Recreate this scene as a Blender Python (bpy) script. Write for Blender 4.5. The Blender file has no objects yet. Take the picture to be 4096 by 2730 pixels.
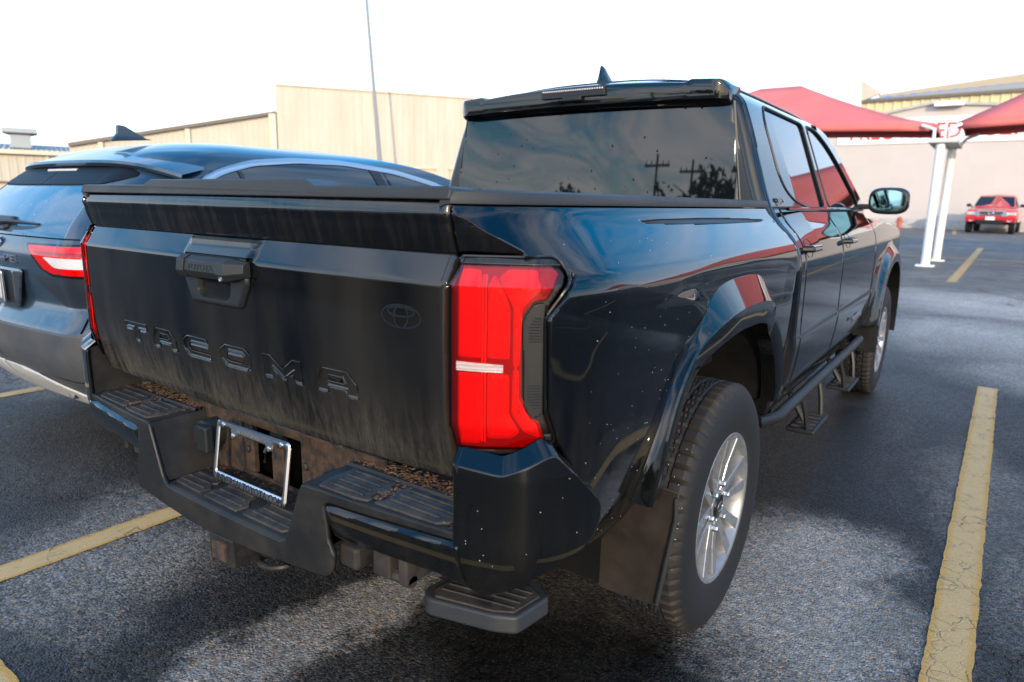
import bpy, bmesh, math, random
import numpy as np
from mathutils import Vector, Matrix
R = math.radians
random.seed(7); rng = np.random.default_rng(7)
scene = bpy.context.scene
C = scene.collection

# ------------------------------------------------------------------ camera
CAM = (1.4953, -0.7574, 1.2935)
YAW, PITCH, ROLL = -0.6142, -0.2061, 0.0195
cd = bpy.data.cameras.new('camera'); cam = bpy.data.objects.new('camera', cd); C.objects.link(cam)
f_ = Vector((math.sin(YAW)*math.cos(PITCH), math.cos(YAW)*math.cos(PITCH), math.sin(PITCH)))
r_ = Vector((math.cos(YAW), -math.sin(YAW), 0)); u_ = r_.cross(f_)
r2 = r_*math.cos(ROLL)+u_*math.sin(ROLL); u2 = -r_*math.sin(ROLL)+u_*math.cos(ROLL)
m = Matrix((r2, u2, -f_)).transposed().to_4x4(); m.translation = Vector(CAM); cam.matrix_world = m
cd.sensor_width = 36; cd.lens = 23.565; cd.clip_end = 1500; cd.clip_start = .05
cd.dof.use_dof = True; cd.dof.focus_distance = 1.75; cd.dof.aperture_fstop = 3.8
scene.camera = cam

# ------------------------------------------------------------------ sky, sun, exposure
SUN_EL, SUN_AZ = 17.0, 140.0            # azimuth clockwise from +y
w = bpy.data.worlds.new('World'); scene.world = w; w.use_nodes = True
nt = w.node_tree; nt.nodes.clear()
def N(t, **k):
    n = nt.nodes.new(t)
    for a, b in k.items(): setattr(n, a, b)
    return n
out = N('ShaderNodeOutputWorld'); bg = N('ShaderNodeBackground')
sky = N('ShaderNodeTexSky', sky_type='NISHITA', sun_disc=False, sun_elevation=R(SUN_EL), sun_rotation=R(SUN_AZ))
sky.air_density = 1.0; sky.dust_density = 1.0; sky.ozone_density = 1.6
tc = N('ShaderNodeTexCoord'); sep = N('ShaderNodeSeparateXYZ')
nt.links.new(tc.outputs['Generated'], sep.inputs[0])
# clouds: planar projection of the view direction so they stretch towards the horizon
zz = N('ShaderNodeMath', operation='MAXIMUM'); zz.inputs[1].default_value = 0.0
nt.links.new(sep.outputs['Z'], zz.inputs[0])
za = N('ShaderNodeMath', operation='ADD'); za.inputs[1].default_value = .12; nt.links.new(zz.outputs[0], za.inputs[0])
dv = N('ShaderNodeVectorMath', operation='DIVIDE'); cmb = N('ShaderNodeCombineXYZ')
for i in range(3): nt.links.new(za.outputs[0], cmb.inputs[i])
nt.links.new(tc.outputs['Generated'], dv.inputs[0]); nt.links.new(cmb.outputs[0], dv.inputs[1])
cn = N('ShaderNodeTexNoise'); cn.inputs['Scale'].default_value = 1.5; cn.inputs['Detail'].default_value = 7; cn.inputs['Roughness'].default_value = .55
cn.inputs['Distortion'].default_value = .6
nt.links.new(dv.outputs[0], cn.inputs['Vector'])
cr = N('ShaderNodeMapRange'); cr.inputs['From Min'].default_value = .46; cr.inputs['From Max'].default_value = .66
nt.links.new(cn.outputs['Fac'], cr.inputs['Value'])
# a bright bank of thin cloud fills the sky ahead; it sinks to a low band of haze towards the sun's side
fd_ = N('ShaderNodeVectorMath', operation='DOT_PRODUCT'); fd_.inputs[1].default_value = (-.50, .866, 0); nt.links.new(tc.outputs['Generated'], fd_.inputs[0])
tp = N('ShaderNodeMapRange', interpolation_type='SMOOTHSTEP'); tp.inputs['From Min'].default_value = -.55; tp.inputs['From Max'].default_value = .75
tp.inputs['To Min'].default_value = .10; tp.inputs['To Max'].default_value = .44; nt.links.new(fd_.outputs['Value'], tp.inputs['Value'])
wob = N('ShaderNodeMath', operation='MULTIPLY_ADD'); wob.inputs[1].default_value = .30; nt.links.new(cn.outputs['Fac'], wob.inputs[0]); nt.links.new(zz.outputs[0], wob.inputs[2])
wo2 = N('ShaderNodeMath', operation='SUBTRACT'); wo2.inputs[1].default_value = .15; nt.links.new(wob.outputs[0], wo2.inputs[0])
rat = N('ShaderNodeMath', operation='DIVIDE'); nt.links.new(wo2.outputs[0], rat.inputs[0]); nt.links.new(tp.outputs[0], rat.inputs[1])
hz = N('ShaderNodeMapRange', interpolation_type='SMOOTHSTEP'); hz.inputs['From Min'].default_value = .35; hz.inputs['From Max'].default_value = 1.1
hz.inputs['To Min'].default_value = .9; hz.inputs['To Max'].default_value = 0
nt.links.new(rat.outputs[0], hz.inputs['Value'])
mx = N('ShaderNodeMath', operation='MAXIMUM')
cs = N('ShaderNodeMath', operation='MULTIPLY'); cs.inputs[1].default_value = .75
nt.links.new(cr.outputs[0], cs.inputs[0]); nt.links.new(cs.outputs[0], mx.inputs[0]); nt.links.new(hz.outputs[0], mx.inputs[1])
mix = N('ShaderNodeMix', data_type='RGBA')
mix.inputs['B'].default_value = (6.4, 7.2, 8.8, 1)
nt.links.new(mx.outputs[0], mix.inputs['Factor'])
hs = N('ShaderNodeHueSaturation'); hs.inputs['Saturation'].default_value = 2.3; hs.inputs['Value'].default_value = 3.5
gm = N('ShaderNodeGamma'); gm.inputs['Gamma'].default_value = .65; nt.links.new(sky.outputs[0], gm.inputs['Color'])
nt.links.new(gm.outputs[0], hs.inputs['Color']); nt.links.new(hs.outputs[0], mix.inputs['A'])
# thin bright cloud streaks on the sun's side
sfac = N('ShaderNodeMapRange'); sfac.inputs['From Min'].default_value = .45; sfac.inputs['From Max'].default_value = -.6
sfac.inputs['To Min'].default_value = 0; sfac.inputs['To Max'].default_value = .8; nt.links.new(fd_.outputs['Value'], sfac.inputs['Value'])
cn2 = N('ShaderNodeTexNoise'); cn2.inputs['Scale'].default_value = .9; cn2.inputs['Detail'].default_value = 8; cn2.inputs['Roughness'].default_value = .6; cn2.inputs['Distortion'].default_value = 1.1
mp2 = N('ShaderNodeMapping'); mp2.inputs['Scale'].default_value = (1.6, .8, 1); mp2.inputs['Location'].default_value = (3.1, 1.7, 0); mp2.inputs['Rotation'].default_value = (0, 0, .5)
nt.links.new(dv.outputs[0], mp2.inputs['Vector']); nt.links.new(mp2.outputs[0], cn2.inputs['Vector'])
cr2 = N('ShaderNodeMapRange', interpolation_type='SMOOTHSTEP'); cr2.inputs['From Min'].default_value = .44; cr2.inputs['From Max'].default_value = .64; nt.links.new(cn2.outputs['Fac'], cr2.inputs['Value'])
m2 = N('ShaderNodeMath', operation='MULTIPLY'); nt.links.new(cr2.outputs[0], m2.inputs[0]); nt.links.new(sfac.outputs[0], m2.inputs[1])
mixb = N('ShaderNodeMix', data_type='RGBA'); mixb.inputs['B'].default_value = (13.0, 12.4, 12.4, 1)
nt.links.new(m2.outputs[0], mixb.inputs['Factor']); nt.links.new(mix.outputs['Result'], mixb.inputs['A'])
nt.links.new(mixb.outputs['Result'], bg.inputs['Color'])
bg.inputs['Strength'].default_value = 0.15
nt.links.new(bg.outputs[0], out.inputs['Surface'])
sd = bpy.data.lights.new('sun', 'SUN'); so = bpy.data.objects.new('sun', sd); C.objects.link(so)
sd.energy = 2.2; sd.angle = R(0.6); sd.color = (1, .84, .64)
sdir = Vector((math.sin(R(SUN_AZ))*math.cos(R(SUN_EL)), math.cos(R(SUN_AZ))*math.cos(R(SUN_EL)), math.sin(R(SUN_EL))))
so.rotation_euler = sdir.to_track_quat('Z', 'Y').to_euler(); so.location = (10, -10, 10)
scene.view_settings.view_transform = 'Standard'; scene.view_settings.look = 'None'
scene.view_settings.exposure = 0.75; scene.view_settings.gamma = 1

# ------------------------------------------------------------------ material helpers
def material(name, color=(.5,.5,.5), rough=.5, metal=0, coat=0, coat_rough=.03, spec=.5, build=None, **kw):
    m = bpy.data.materials.new(name); m.use_nodes = True
    t = m.node_tree; b = t.nodes['Principled BSDF']
    b.inputs['Base Color'].default_value = (*color, 1); b.inputs['Roughness'].default_value = rough
    b.inputs['Metallic'].default_value = metal; b.inputs['Coat Weight'].default_value = coat
    b.inputs['Coat Roughness'].default_value = coat_rough; b.inputs['Specular IOR Level'].default_value = spec
    for k, v in kw.items(): b.inputs[k].default_value = v
    if build: build(t, b)
    return m
class G:
    """small node-graph helper"""
    def __init__(s, t): s.t = t; s.tc = None
    def n(s, typ, **k):
        n = s.t.nodes.new(typ)
        for a, b in k.items(): setattr(n, a, b)
        return n
    def l(s, a, b): s.t.links.new(a, b)
    def co(s, kind='Object'):
        if not s.tc: s.tc = s.n('ShaderNodeTexCoord')
        return s.tc.outputs[kind]
    def mp(s, scale=(1,1,1), rot=(0,0,0), loc=(0,0,0), src=None):
        n = s.n('ShaderNodeMapping'); n.inputs['Scale'].default_value = scale; n.inputs['Rotation'].default_value = rot
        n.inputs['Location'].default_value = loc; s.l(src or s.co(), n.inputs['Vector']); return n.outputs[0]
    def noise(s, scale, detail=4, rough=.5, vec=None, dist=0):
        n = s.n('ShaderNodeTexNoise'); n.inputs['Scale'].default_value = scale; n.inputs['Detail'].default_value = detail
        n.inputs['Roughness'].default_value = rough; n.inputs['Distortion'].default_value = dist
        s.l(vec or s.co(), n.inputs['Vector']); return n.outputs['Fac']
    def vor(s, scale, vec=None, feature='F1', out='Distance'):
        n = s.n('ShaderNodeTexVoronoi', feature=feature); n.inputs['Scale'].default_value = scale
        s.l(vec or s.co(), n.inputs['Vector']); return n.outputs[out]
    def rng(s, v, a, b, c=0, d=1, smooth=False):
        n = s.n('ShaderNodeMapRange'); n.inputs['From Min'].default_value = a; n.inputs['From Max'].default_value = b
        n.inputs['To Min'].default_value = c; n.inputs['To Max'].default_value = d
        if smooth: n.interpolation_type = 'SMOOTHSTEP'
        s.l(v, n.inputs['Value']); return n.outputs[0]
    def mix(s, f, a, b, blend='MIX'):
        n = s.n('ShaderNodeMix', data_type='RGBA', blend_type=blend)
        for k, v in (('Factor', f), ('A', a), ('B', b)):
            if hasattr(v, 'is_linked') or hasattr(v, 'links'): s.l(v, n.inputs[k])
            elif isinstance(v, (tuple, list)): n.inputs[k].default_value = (*v, 1)
            else: n.inputs[k].default_value = v
        return n.outputs['Result']
    def m(s, op, a, b=None):
        n = s.n('ShaderNodeMath', operation=op)
        for i, v in enumerate((a, b)):
            if v is None: continue
            if hasattr(v, 'links'): s.l(v, n.inputs[i])
            else: n.inputs[i].default_value = v
        return n.outputs[0]
    def bump(s, h, strength=.3, dist=.01, bs=None, inp='Normal'):
        n = s.n('ShaderNodeBump'); n.inputs['Strength'].default_value = strength; n.inputs['Distance'].default_value = dist
        s.l(h, n.inputs['Height']); s.l(n.outputs[0], bs.inputs[inp]); return n
    def blob(s, cx, cy, rx, ry, ang, vec):
        """1 inside an ellipse at (cx,cy) on the ground, fading to 0"""
        v = s.mp(loc=(0,0,0), src=vec)
        a = s.n('ShaderNodeVectorMath', operation='SUBTRACT'); s.l(v, a.inputs[0]); a.inputs[1].default_value = (cx, cy, 0)
        r = s.n('ShaderNodeVectorRotate', rotation_type='Z_AXIS'); s.l(a.outputs[0], r.inputs['Vector']); r.inputs['Angle'].default_value = -ang
        d = s.n('ShaderNodeVectorMath', operation='MULTIPLY'); s.l(r.outputs[0], d.inputs[0]); d.inputs[1].default_value = (1/rx, 1/ry, 0)
        q = s.n('ShaderNodeVectorMath', operation='LENGTH'); s.l(d.outputs[0], q.inputs[0])
        return s.rng(q.outputs['Value'], .45, 1.15, 1, 0, True)

def paint_nodes(dust=.25, zlo=.55, zhi=1.0):
    def f(t, b):
        g = G(t)
        fl = g.vor(900, out='Color'); sp = g.n('ShaderNodeSeparateColor'); g.l(fl, sp.inputs[0])
        base = tuple(b.inputs['Base Color'].default_value)[:3]
        geo = g.n('ShaderNodeNewGeometry'); ps = g.n('ShaderNodeSeparateXYZ'); g.l(geo.outputs['Position'], ps.inputs[0])
        st = g.noise(9, 5, .6, g.mp((3,3,.5), src=geo.outputs['Position']))
        lo = g.rng(ps.outputs['Z'], zlo, zhi, 1, 0)
        d = g.m('MULTIPLY', g.m('MULTIPLY', lo, g.rng(st, .35, .75)), dust)
        d = g.m('ADD', d, g.m('MULTIPLY', g.rng(g.noise(2.2, 4, .6, geo.outputs['Position']), .5, .8), .003))
        g.l(g.mix(d, base, (.20,.17,.13)), b.inputs['Base Color'])
        g.l(g.rng(d, 0, .3, .03, .4), b.inputs['Coat Roughness'])
        g.bump(g.noise(.9, 2, .4, geo.outputs['Position']), .03, .02, b, 'Coat Normal')
    return f
PAINT = material('black_paint', (.0014,.0020,.0030), .35, 0, 1, .03, spec=0, build=paint_nodes(.10))
def gate_nodes(t, b):
    g = G(t); geo = g.n('ShaderNodeNewGeometry'); P = geo.outputs['Position']
    ps = g.n('ShaderNodeSeparateXYZ'); g.l(P, ps.inputs[0])
    # splashed dirt: streaks leaning to the left going down, dense near the lower edge
    st = g.noise(14, 6, .7, g.mp((3.2,1,.55), rot=(0,R(-16),0), src=P), .4)
    st2 = g.noise(70, 4, .8, g.mp((2.5,1,.4), rot=(0,R(-20),0), src=P))
    lo = g.rng(ps.outputs['Z'], .76, .97, 1, 0, True)
    lf = g.rng(ps.outputs['X'], -.7, .7, 1, .45)
    d = g.m('MULTIPLY', g.m('MULTIPLY', lo, lf), g.rng(g.m('ADD', g.m('MULTIPLY', st, .6), g.m('MULTIPLY', st2, .4)), .40, .68))
    film = g.m('MULTIPLY', g.rng(g.noise(3, 5, .6, g.mp((1.5,1,.35), src=P)), .35, .75), .075)
    runs = g.m('MULTIPLY', g.rng(g.noise(26, 3, .6, g.mp((2.2,1,.12), src=P)), .56, .72), .003)
    d = g.m('ADD', g.m('MULTIPLY', d, .30), g.m('ADD', film, runs))
    g.l(g.mix(d, (.0012,.0017,.0024), (.24,.21,.17)), b.inputs['Base Color'])
    g.l(g.rng(d, 0, .3, .05, .5), b.inputs['Coat Roughness'])
GATE = material('gate_paint_dirty', (.003,.004,.006), .35, 0, 1, .04, spec=0, build=gate_nodes)
def band_nodes(t, b):
    g = G(t); geo = g.n('ShaderNodeNewGeometry'); P = geo.outputs['Position']
    st = g.noise(11, 5, .65, g.mp((3.6,1,.5), rot=(0,R(-28),0), src=P), .5)
    ps = g.n('ShaderNodeSeparateXYZ'); g.l(P, ps.inputs[0])
    d = g.m('MULTIPLY', g.m('MULTIPLY', g.rng(st, .46, .70), g.rng(ps.outputs['X'], -.7, .5, 1, .3)), .08)
    g.l(g.mix(d, (.0026,.0032,.004), (.24,.20,.16)), b.inputs['Base Color'])
    g.l(g.rng(d, 0, .15, .05, .4), b.inputs['Coat Roughness'])
BAND = material('band_paint_streaked', (.003,.003,.004), .35, 0, 1, .04, spec=0, build=band_nodes)
GLOSS = material('gloss_black_trim', (.003,.0035,.004), .3, 0, 1, .03, spec=0, build=paint_nodes(.05, .5, .8))
def plastic_nodes(col, dirt):
    def f(t, b):
        g = G(t); P = g.co('Object')
        n = g.noise(6, 6, .65, P)
        g.l(g.mix(g.m('MULTIPLY', g.rng(n, .42, .72), dirt), col, (.16,.13,.10)), b.inputs['Base Color'])
        h = g.vor(700, P); g.bump(h, .22, .0006, b)
        g.l(g.rng(n, .3, .7, .42, .6), b.inputs['Roughness']); b.inputs['Specular IOR Level'].default_value = .32
    return f
PLASTIC = material('textured_black_plastic', rough=.5, build=plastic_nodes((.007,.0075,.0085), .05))
PLASTIC_CAP = material('grey_cap_plastic', rough=.5, build=plastic_nodes((.022,.024,.027), .03))
PLASTIC_HANDLE = material('handle_plastic', rough=.45, build=plastic_nodes((.010,.0125,.0145), .03))
STEPM = material('dirty_step_plastic', rough=.6, build=plastic_nodes((.008,.0085,.0095), .12))
def tread_nodes(t, b):
    g = G(t); P = g.co('Object'); n = g.noise(18, 6, .7, P)
    g.l(g.mix(g.m('MULTIPLY', g.rng(n, .40, .66), .6), (.012,.012,.013), (.075,.06,.045)), b.inputs['Base Color'])
    ck = g.n('ShaderNodeTexChecker'); ck.inputs['Scale'].default_value = 330; g.l(g.mp(rot=(0,0,R(45))), ck.inputs[0])
    g.bump(ck.outputs['Fac'], .35, .0008, b)
PADM = material('step_pad_rubber', rough=.6, build=tread_nodes)
DARK = material('unlit_black', (.002,.002,.002), .9, spec=0)
RUBBER_SEAL = material('black_rubber_seal', (.006,.006,.007), .5)
def rust_nodes(t, b):
    g = G(t); n = g.noise(22, 6, .7)
    g.l(g.mix(g.rng(n, .42, .62), (.010,.009,.008), (.060,.032,.017)), b.inputs['Base Color']); g.bump(n, .4, .004, b)
RUSTY = material('rusty_frame_steel', rough=.75, build=rust_nodes)
STEEL = material('black_hitch_steel', (.012,.012,.013), .45, build=plastic_nodes((.012,.012,.013), .25))
LEAFM = material('brown_leaf_litter', rough=.85, build=lambda t, b: (lambda g: g.l(g.mix(g.rng(g.noise(60, 4, .6), .35, .65), (.05,.026,.014), (.23,.12,.055)), b.inputs['Base Color']))(G(t)))
CHROME = material('brushed_bright_metal', (.50,.52,.56), .30, 1)
CHROME_D = material('satin_silver_plastic', (.42,.44,.47), .3, .9)
ALLOY = material('silver_alloy', (.20,.205,.215), .36, .45, .3, .12, build=lambda t, b: (lambda g: g.l(g.mix(g.rng(g.noise(30, 5, .7), .5, .8), (.20,.205,.215), (.10,.08,.065)), b.inputs['Base Color']))(G(t)))
def tyre_nodes(t, b):
    g = G(t); n = g.noise(7, 5, .6)
    sp = g.n('ShaderNodeSeparateXYZ'); g.l(g.co(), sp.inputs[0])
    edge = g.m('MULTIPLY', g.rng(sp.outputs['X'], .05, .085), g.rng(sp.outputs['X'], .116, .100))  # browner band along the outer tread edge
    d = g.m('ADD', g.m('MULTIPLY', edge, g.rng(n, .3, .6, .15, .7)), g.m('MULTIPLY', g.rng(n, .5, .75), .08))
    g.l(g.mix(d, (.007,.007,.008), (.026,.020,.016)), b.inputs['Base Color'])
TYREM = material('tyre_rubber_brown_edge', rough=.7, spec=.35, build=tyre_nodes)
def glass_black(name, drops=True, col=(.004,.005,.006)):
    def f(t, b):
        g = G(t); geo = g.n('ShaderNodeNewGeometry'); P = geo.outputs['Position']
        if drops:
            v = g.vor(30, P); vc = g.vor(30, P, out='Color'); s = g.n('ShaderNodeSeparateColor'); g.l(vc, s.inputs[0])
            keep = g.m('GREATER_THAN', s.outputs[0], .62)
            h = g.m('MULTIPLY', g.rng(v, .0, .15, 1, 0, True), keep)
            g.bump(h, 1.0, .006, b)
            g.l(g.rng(h, 0, 1, .02, .05), b.inputs['Roughness'])
    return material(name, col, .02, 0, 0, spec=.62, build=f)
GLASS = glass_black('tinted_rear_glass')
GLASS_SIDE = glass_black('tinted_side_glass', False)
# lamp materials
def lens_material(name, tint):
    m = bpy.data.materials.new(name); m.use_nodes = True; t = m.node_tree; t.nodes.clear(); g = G(t)
    o = g.n('ShaderNodeOutputMaterial'); fr = g.n('ShaderNodeFresnel'); fr.inputs['IOR'].default_value = 1.5
    tr = g.n('ShaderNodeBsdfTransparent'); tr.inputs['Color'].default_value = (*tint, 1)
    gl = g.n('ShaderNodeBsdfGlossy'); gl.inputs['Roughness'].default_value = .03; gl.inputs['Color'].default_value = (1,1,1,1)
    mi = g.n('ShaderNodeMixShader'); g.l(fr.outputs[0], mi.inputs[0]); g.l(tr.outputs[0], mi.inputs[1]); g.l(gl.outputs[0], mi.inputs[2])
    g.l(mi.outputs[0], o.inputs['Surface']); return m
LENS_RED = lens_material('clear_red_lens', (.95,.17,.13))
LENS_CLEAR = lens_material('clear_lens', (.92,.92,.95))
def lamp_in(t, b):
    g = G(t); P = g.co(); v = g.vor(170, P)
    g.bump(v, .35, .002, b)
LAMP_IN = material('red_reflector', (.66,.014,.009), .35, 0, 0, build=lamp_in)
LAMP_DEEP = material('deep_red_lamp_body', (.24,.006,.006), .4)
LAMP_RIB = material('red_lamp_rib', (1.0,.14,.10), .25)
LAMP_WHITE = material('white_reversing_lamp', (.50,.47,.48), .25, build=lambda t, b: (lambda g: g.bump(g.vor(260), .5, .002, b))(G(t)))
MAROON = material('maroon_grazing_shade', (.10,.006,.010), .3, 0, 1)  # lens border darkening at a grazing angle, put into the colour

# ------------------------------------------------------------------ mesh helpers
def link(o, parent=None):
    C.objects.link(o)
    if parent: o.parent = parent
    return o
def mesh_obj(name, V, F, mat, parent=None, smooth=True, angle=35, uv=None):
    me = bpy.data.meshes.new(name); me.from_pydata([tuple(map(float, v)) for v in V], [], [tuple(f) for f in F]); me.update()
    if mat:
        for mm in (mat if isinstance(mat, (list, tuple)) else [mat]): me.materials.append(mm)
    if smooth:
        me.shade_smooth()
        if angle: me.set_sharp_from_angle(angle=R(angle))
    return link(bpy.data.objects.new(name, me), parent)
def bevel(o, wd=.003, seg=2, ang=30):
    m = o.modifiers.new('bevel', 'BEVEL'); m.width = wd; m.segments = seg; m.limit_method = 'ANGLE'; m.angle_limit = R(ang); m.harden_normals = False
    return o
def solid(o, th, off=-1):
    m = o.modifiers.new('solid', 'SOLIDIFY'); m.thickness = th; m.offset = off; return o
def empty(name, label, cat, loc=(0,0,0), rz=0, group=None):
    o = bpy.data.objects.new(name, None); C.objects.link(o); o.location = loc; o.rotation_euler = (0,0,rz)
    o['label'] = label; o['category'] = cat
    if group: o['group'] = group
    return o
def tag(o, label=None, cat=None, group=None, kind=None):
    if label: o['label'] = label
    if cat: o['category'] = cat
    if group: o['group'] = group
    if kind: o['kind'] = kind
    return o
class MB:
    def __init__(s): s.V = []; s.F = []
    def add(s, V, F):
        k = len(s.V); s.V += [tuple(v) for v in V]; s.F += [tuple(i+k for i in f) for f in F]; return s
    def box(s, a, b, M=None):
        x0,y0,z0 = a; x1,y1,z1 = b
        V = [(x0,y0,z0),(x1,y0,z0),(x1,y1,z0),(x0,y1,z0),(x0,y0,z1),(x1,y0,z1),(x1,y1,z1),(x0,y1,z1)]
        if M: V = [tuple(M @ Vector(v)) for v in V]
        return s.add(V, [(0,3,2,1),(4,5,6,7),(0,1,5,4),(1,2,6,5),(2,3,7,6),(3,0,4,7)])
    def prism(s, pts, fn0, fn1):
        """closed 2D outline lofted between two mappings"""
        n = len(pts); V = [fn0(*p) for p in pts]+[fn1(*p) for p in pts]
        return s.add(V, [tuple(range(n)), tuple(range(2*n-1, n-1, -1))]+[(i+n, (i+1)%n+n, (i+1)%n, i) for i in range(n)])
    def tube(s, P, r, n=10, cap=True):
        P = [Vector(p) for p in P]; rs = r if isinstance(r, (list, tuple)) else [r]*len(P); V = []; F = []
        for i, p in enumerate(P):
            d = (P[min(i+1, len(P)-1)]-P[max(i-1, 0)]).normalized()
            a = d.cross(Vector((0,0,1)) if abs(d.z) < .9 else Vector((1,0,0))).normalized(); b = d.cross(a)
            for k in range(n):
                t = 2*math.pi*k/n; V.append(p+a*math.cos(t)*rs[i]+b*math.sin(t)*rs[i])
        for i in range(len(P)-1):
            for k in range(n): F.append((i*n+k, i*n+(k+1)%n, (i+1)*n+(k+1)%n, (i+1)*n+k))
        if cap: F += [tuple(range(n-1, -1, -1)), tuple(range((len(P)-1)*n, len(P)*n))]
        return s.add(V, F)
    def lathe(s, prof, n=48, axis='x', c=(0,0,0)):
        """prof: list of (offset along axis, radius)"""
        V = []; F = []
        for a, r in prof:
            for k in range(n):
                t = 2*math.pi*k/n; y, z = r*math.cos(t), r*math.sin(t)
                V.append({'x': (a+c[0], y+c[1], z+c[2]), 'y': (y+c[0], a+c[1], z+c[2]), 'z': (y+c[0], z+c[1], a+c[2])}[axis])
        for i in range(len(prof)-1):
            for k in range(n): F.append((i*n+k, (i+1)*n+k, (i+1)*n+(k+1)%n, i*n+(k+1)%n))
        return s.add(V, F)
    def obj(s, name, mat, parent=None, smooth=True, angle=35, fix=True):
        o = mesh_obj(name, s.V, s.F, mat, parent, False)
        if fix:
            bm = bmesh.new(); bm.from_mesh(o.data); bmesh.ops.recalc_face_normals(bm, faces=bm.faces); bm.to_mesh(o.data); bm.free()
        if smooth: o.data.shade_smooth(); o.data.set_sharp_from_angle(angle=R(angle))
        return o
def poly_sd(P, x, y):
    """signed distance to polygon P (positive inside)"""
    P = np.asarray(P, float); Q = np.roll(P, -1, 0); d2 = np.full(x.shape, 1e9); ins = np.zeros(x.shape, bool)
    for (ax, ay), (bx, by) in zip(P, Q):
        ex, ey = bx-ax, by-ay; L = ex*ex+ey*ey+1e-18
        t = np.clip(((x-ax)*ex+(y-ay)*ey)/L, 0, 1); d2 = np.minimum(d2, (x-ax-t*ex)**2+(y-ay-t*ey)**2)
        c = (ay > y) != (by > y)
        with np.errstate(divide='ignore', invalid='ignore'): xi = ax+(y-ay)*ex/(ey if ey else 1e-18)
        ins ^= c & (x < xi)
    return np.where(ins, 1, -1)*np.sqrt(d2)
def round_poly(P, r, n=5):
    P = [Vector(p) for p in P]; o = []
    for i, p in enumerate(P):
        a = P[i-1]; b = P[(i+1) % len(P)]; rr = r[i] if isinstance(r, (list, tuple)) else r
        da = (a-p); db = (b-p); k = min(rr, da.length*.45, db.length*.45)
        A = p+da.normalized()*k; B = p+db.normalized()*k
        for j in range(n+1):
            t = j/n; o.append(tuple((A*(1-t)**2+p*2*t*(1-t)+B*t*t)))
    return o
def inside(P): return lambda u, v: poly_sd(P, u, v)
def outside(P): return lambda u, v: -poly_sd(P, u, v)
def surf(name, us, vs, F, clips=(), mat=None, parent=None, out=(1,0,0), th=0, sg=1, angle=40, smooth=True):
    """clipped parametric surface; F(U,V)->(n,3). clip functions keep where >0"""
    us = np.asarray(us, float); vs = np.asarray(vs, float); nu, nv = len(us), len(vs)
    U = np.repeat(us, nv); V = np.tile(vs, nu)
    faces = [(i*nv+j, (i+1)*nv+j, (i+1)*nv+j+1, i*nv+j+1) for i in range(nu-1) for j in range(nv-1)]
    U = list(U); V = list(V)
    for g in clips:
        s = g(np.array(U), np.array(V)); pos = s > 0; nf = []; edges = {}; segs = []
        base = len(U)
        def cut(a, b):
            k = (a, b) if a < b else (b, a)
            if k not in edges: edges[k] = base+len(segs); segs.append(k)
            return edges[k]
        for f in faces:
            c = sum(pos[i] for i in f)
            if c == len(f): nf.append(f)
            elif c:
                q = []
                for i in range(len(f)):
                    a, b = f[i], f[(i+1) % len(f)]
                    if pos[a]: q.append(a)
                    if pos[a] != pos[b]: q.append(cut(a, b))
                if len(q) > 2: nf.append(tuple(q))
        if segs:
            ua = np.array([U[a] for a, b in segs]); va = np.array([V[a] for a, b in segs]); ub = np.array([U[b] for a, b in segs]); vb = np.array([V[b] for a, b in segs])
            sa = np.array([s[a] for a, b in segs]); sb = np.array([s[b] for a, b in segs]); lo = np.zeros(len(segs)); hi = np.ones(len(segs)); pa = sa > 0
            for _ in range(12):
                mid = (lo+hi)/2; sm = g(ua+(ub-ua)*mid, va+(vb-va)*mid) > 0
                lo = np.where(sm == pa, mid, lo); hi = np.where(sm == pa, hi, mid)
            mid = (lo+hi)/2; U += list(ua+(ub-ua)*mid); V += list(va+(vb-va)*mid)
        faces = nf
    if not faces: raise RuntimeError('empty surface '+name)
    used = sorted({i for f in faces for i in f}); mp = {k: i for i, k in enumerate(used)}
    P = F(np.array(U)[used], np.array(V)[used]); faces = [tuple(mp[i] for i in f) for f in faces]
    nsum = np.zeros(3)
    for f in faces[::max(1, len(faces)//200)]:
        a, b, c = P[f[0]], P[f[1]], P[f[2]]; nsum += np.cross(b-a, c-a)
    flip = nsum @ np.array(out) < 0
    if sg < 0: P = P*np.array([-1,1,1]); flip = not flip
    if flip: faces = [f[::-1] for f in faces]
    o = mesh_obj(name, P, faces, mat, parent, smooth, angle)
    if th: solid(o, th)
    return o
def interp(x, tab, k=3):
    """smooth (Catmull-Rom / monotone) interpolation of a table [(x,y)...]"""
    X = np.array([a for a, b in tab], float); Y = np.array([b for a, b in tab], float)
    d = np.diff(Y)/np.diff(X); mm = np.zeros(len(X)); mm[1:-1] = np.where(d[1:]*d[:-1] > 0, 2*d[1:]*d[:-1]/(d[1:]+d[:-1]+1e-12), 0)
    mm[0] = d[0]; mm[-1] = d[-1]
    x = np.clip(x, X[0], X[-1]); i = np.clip(np.searchsorted(X, x)-1, 0, len(X)-2)
    h = X[i+1]-X[i]; t = (x-X[i])/h
    return (2*t**3-3*t**2+1)*Y[i]+(t**3-2*t**2+t)*h*mm[i]+(-2*t**3+3*t**2)*Y[i+1]+(t**3-t**2)*h*mm[i+1]
def sm(x, a, b):
    t = np.clip((x-a)/(b-a), 0, 1); return t*t*(3-2*t)
def st3(x, y, z): return np.stack([x, y, z], 1)
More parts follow.
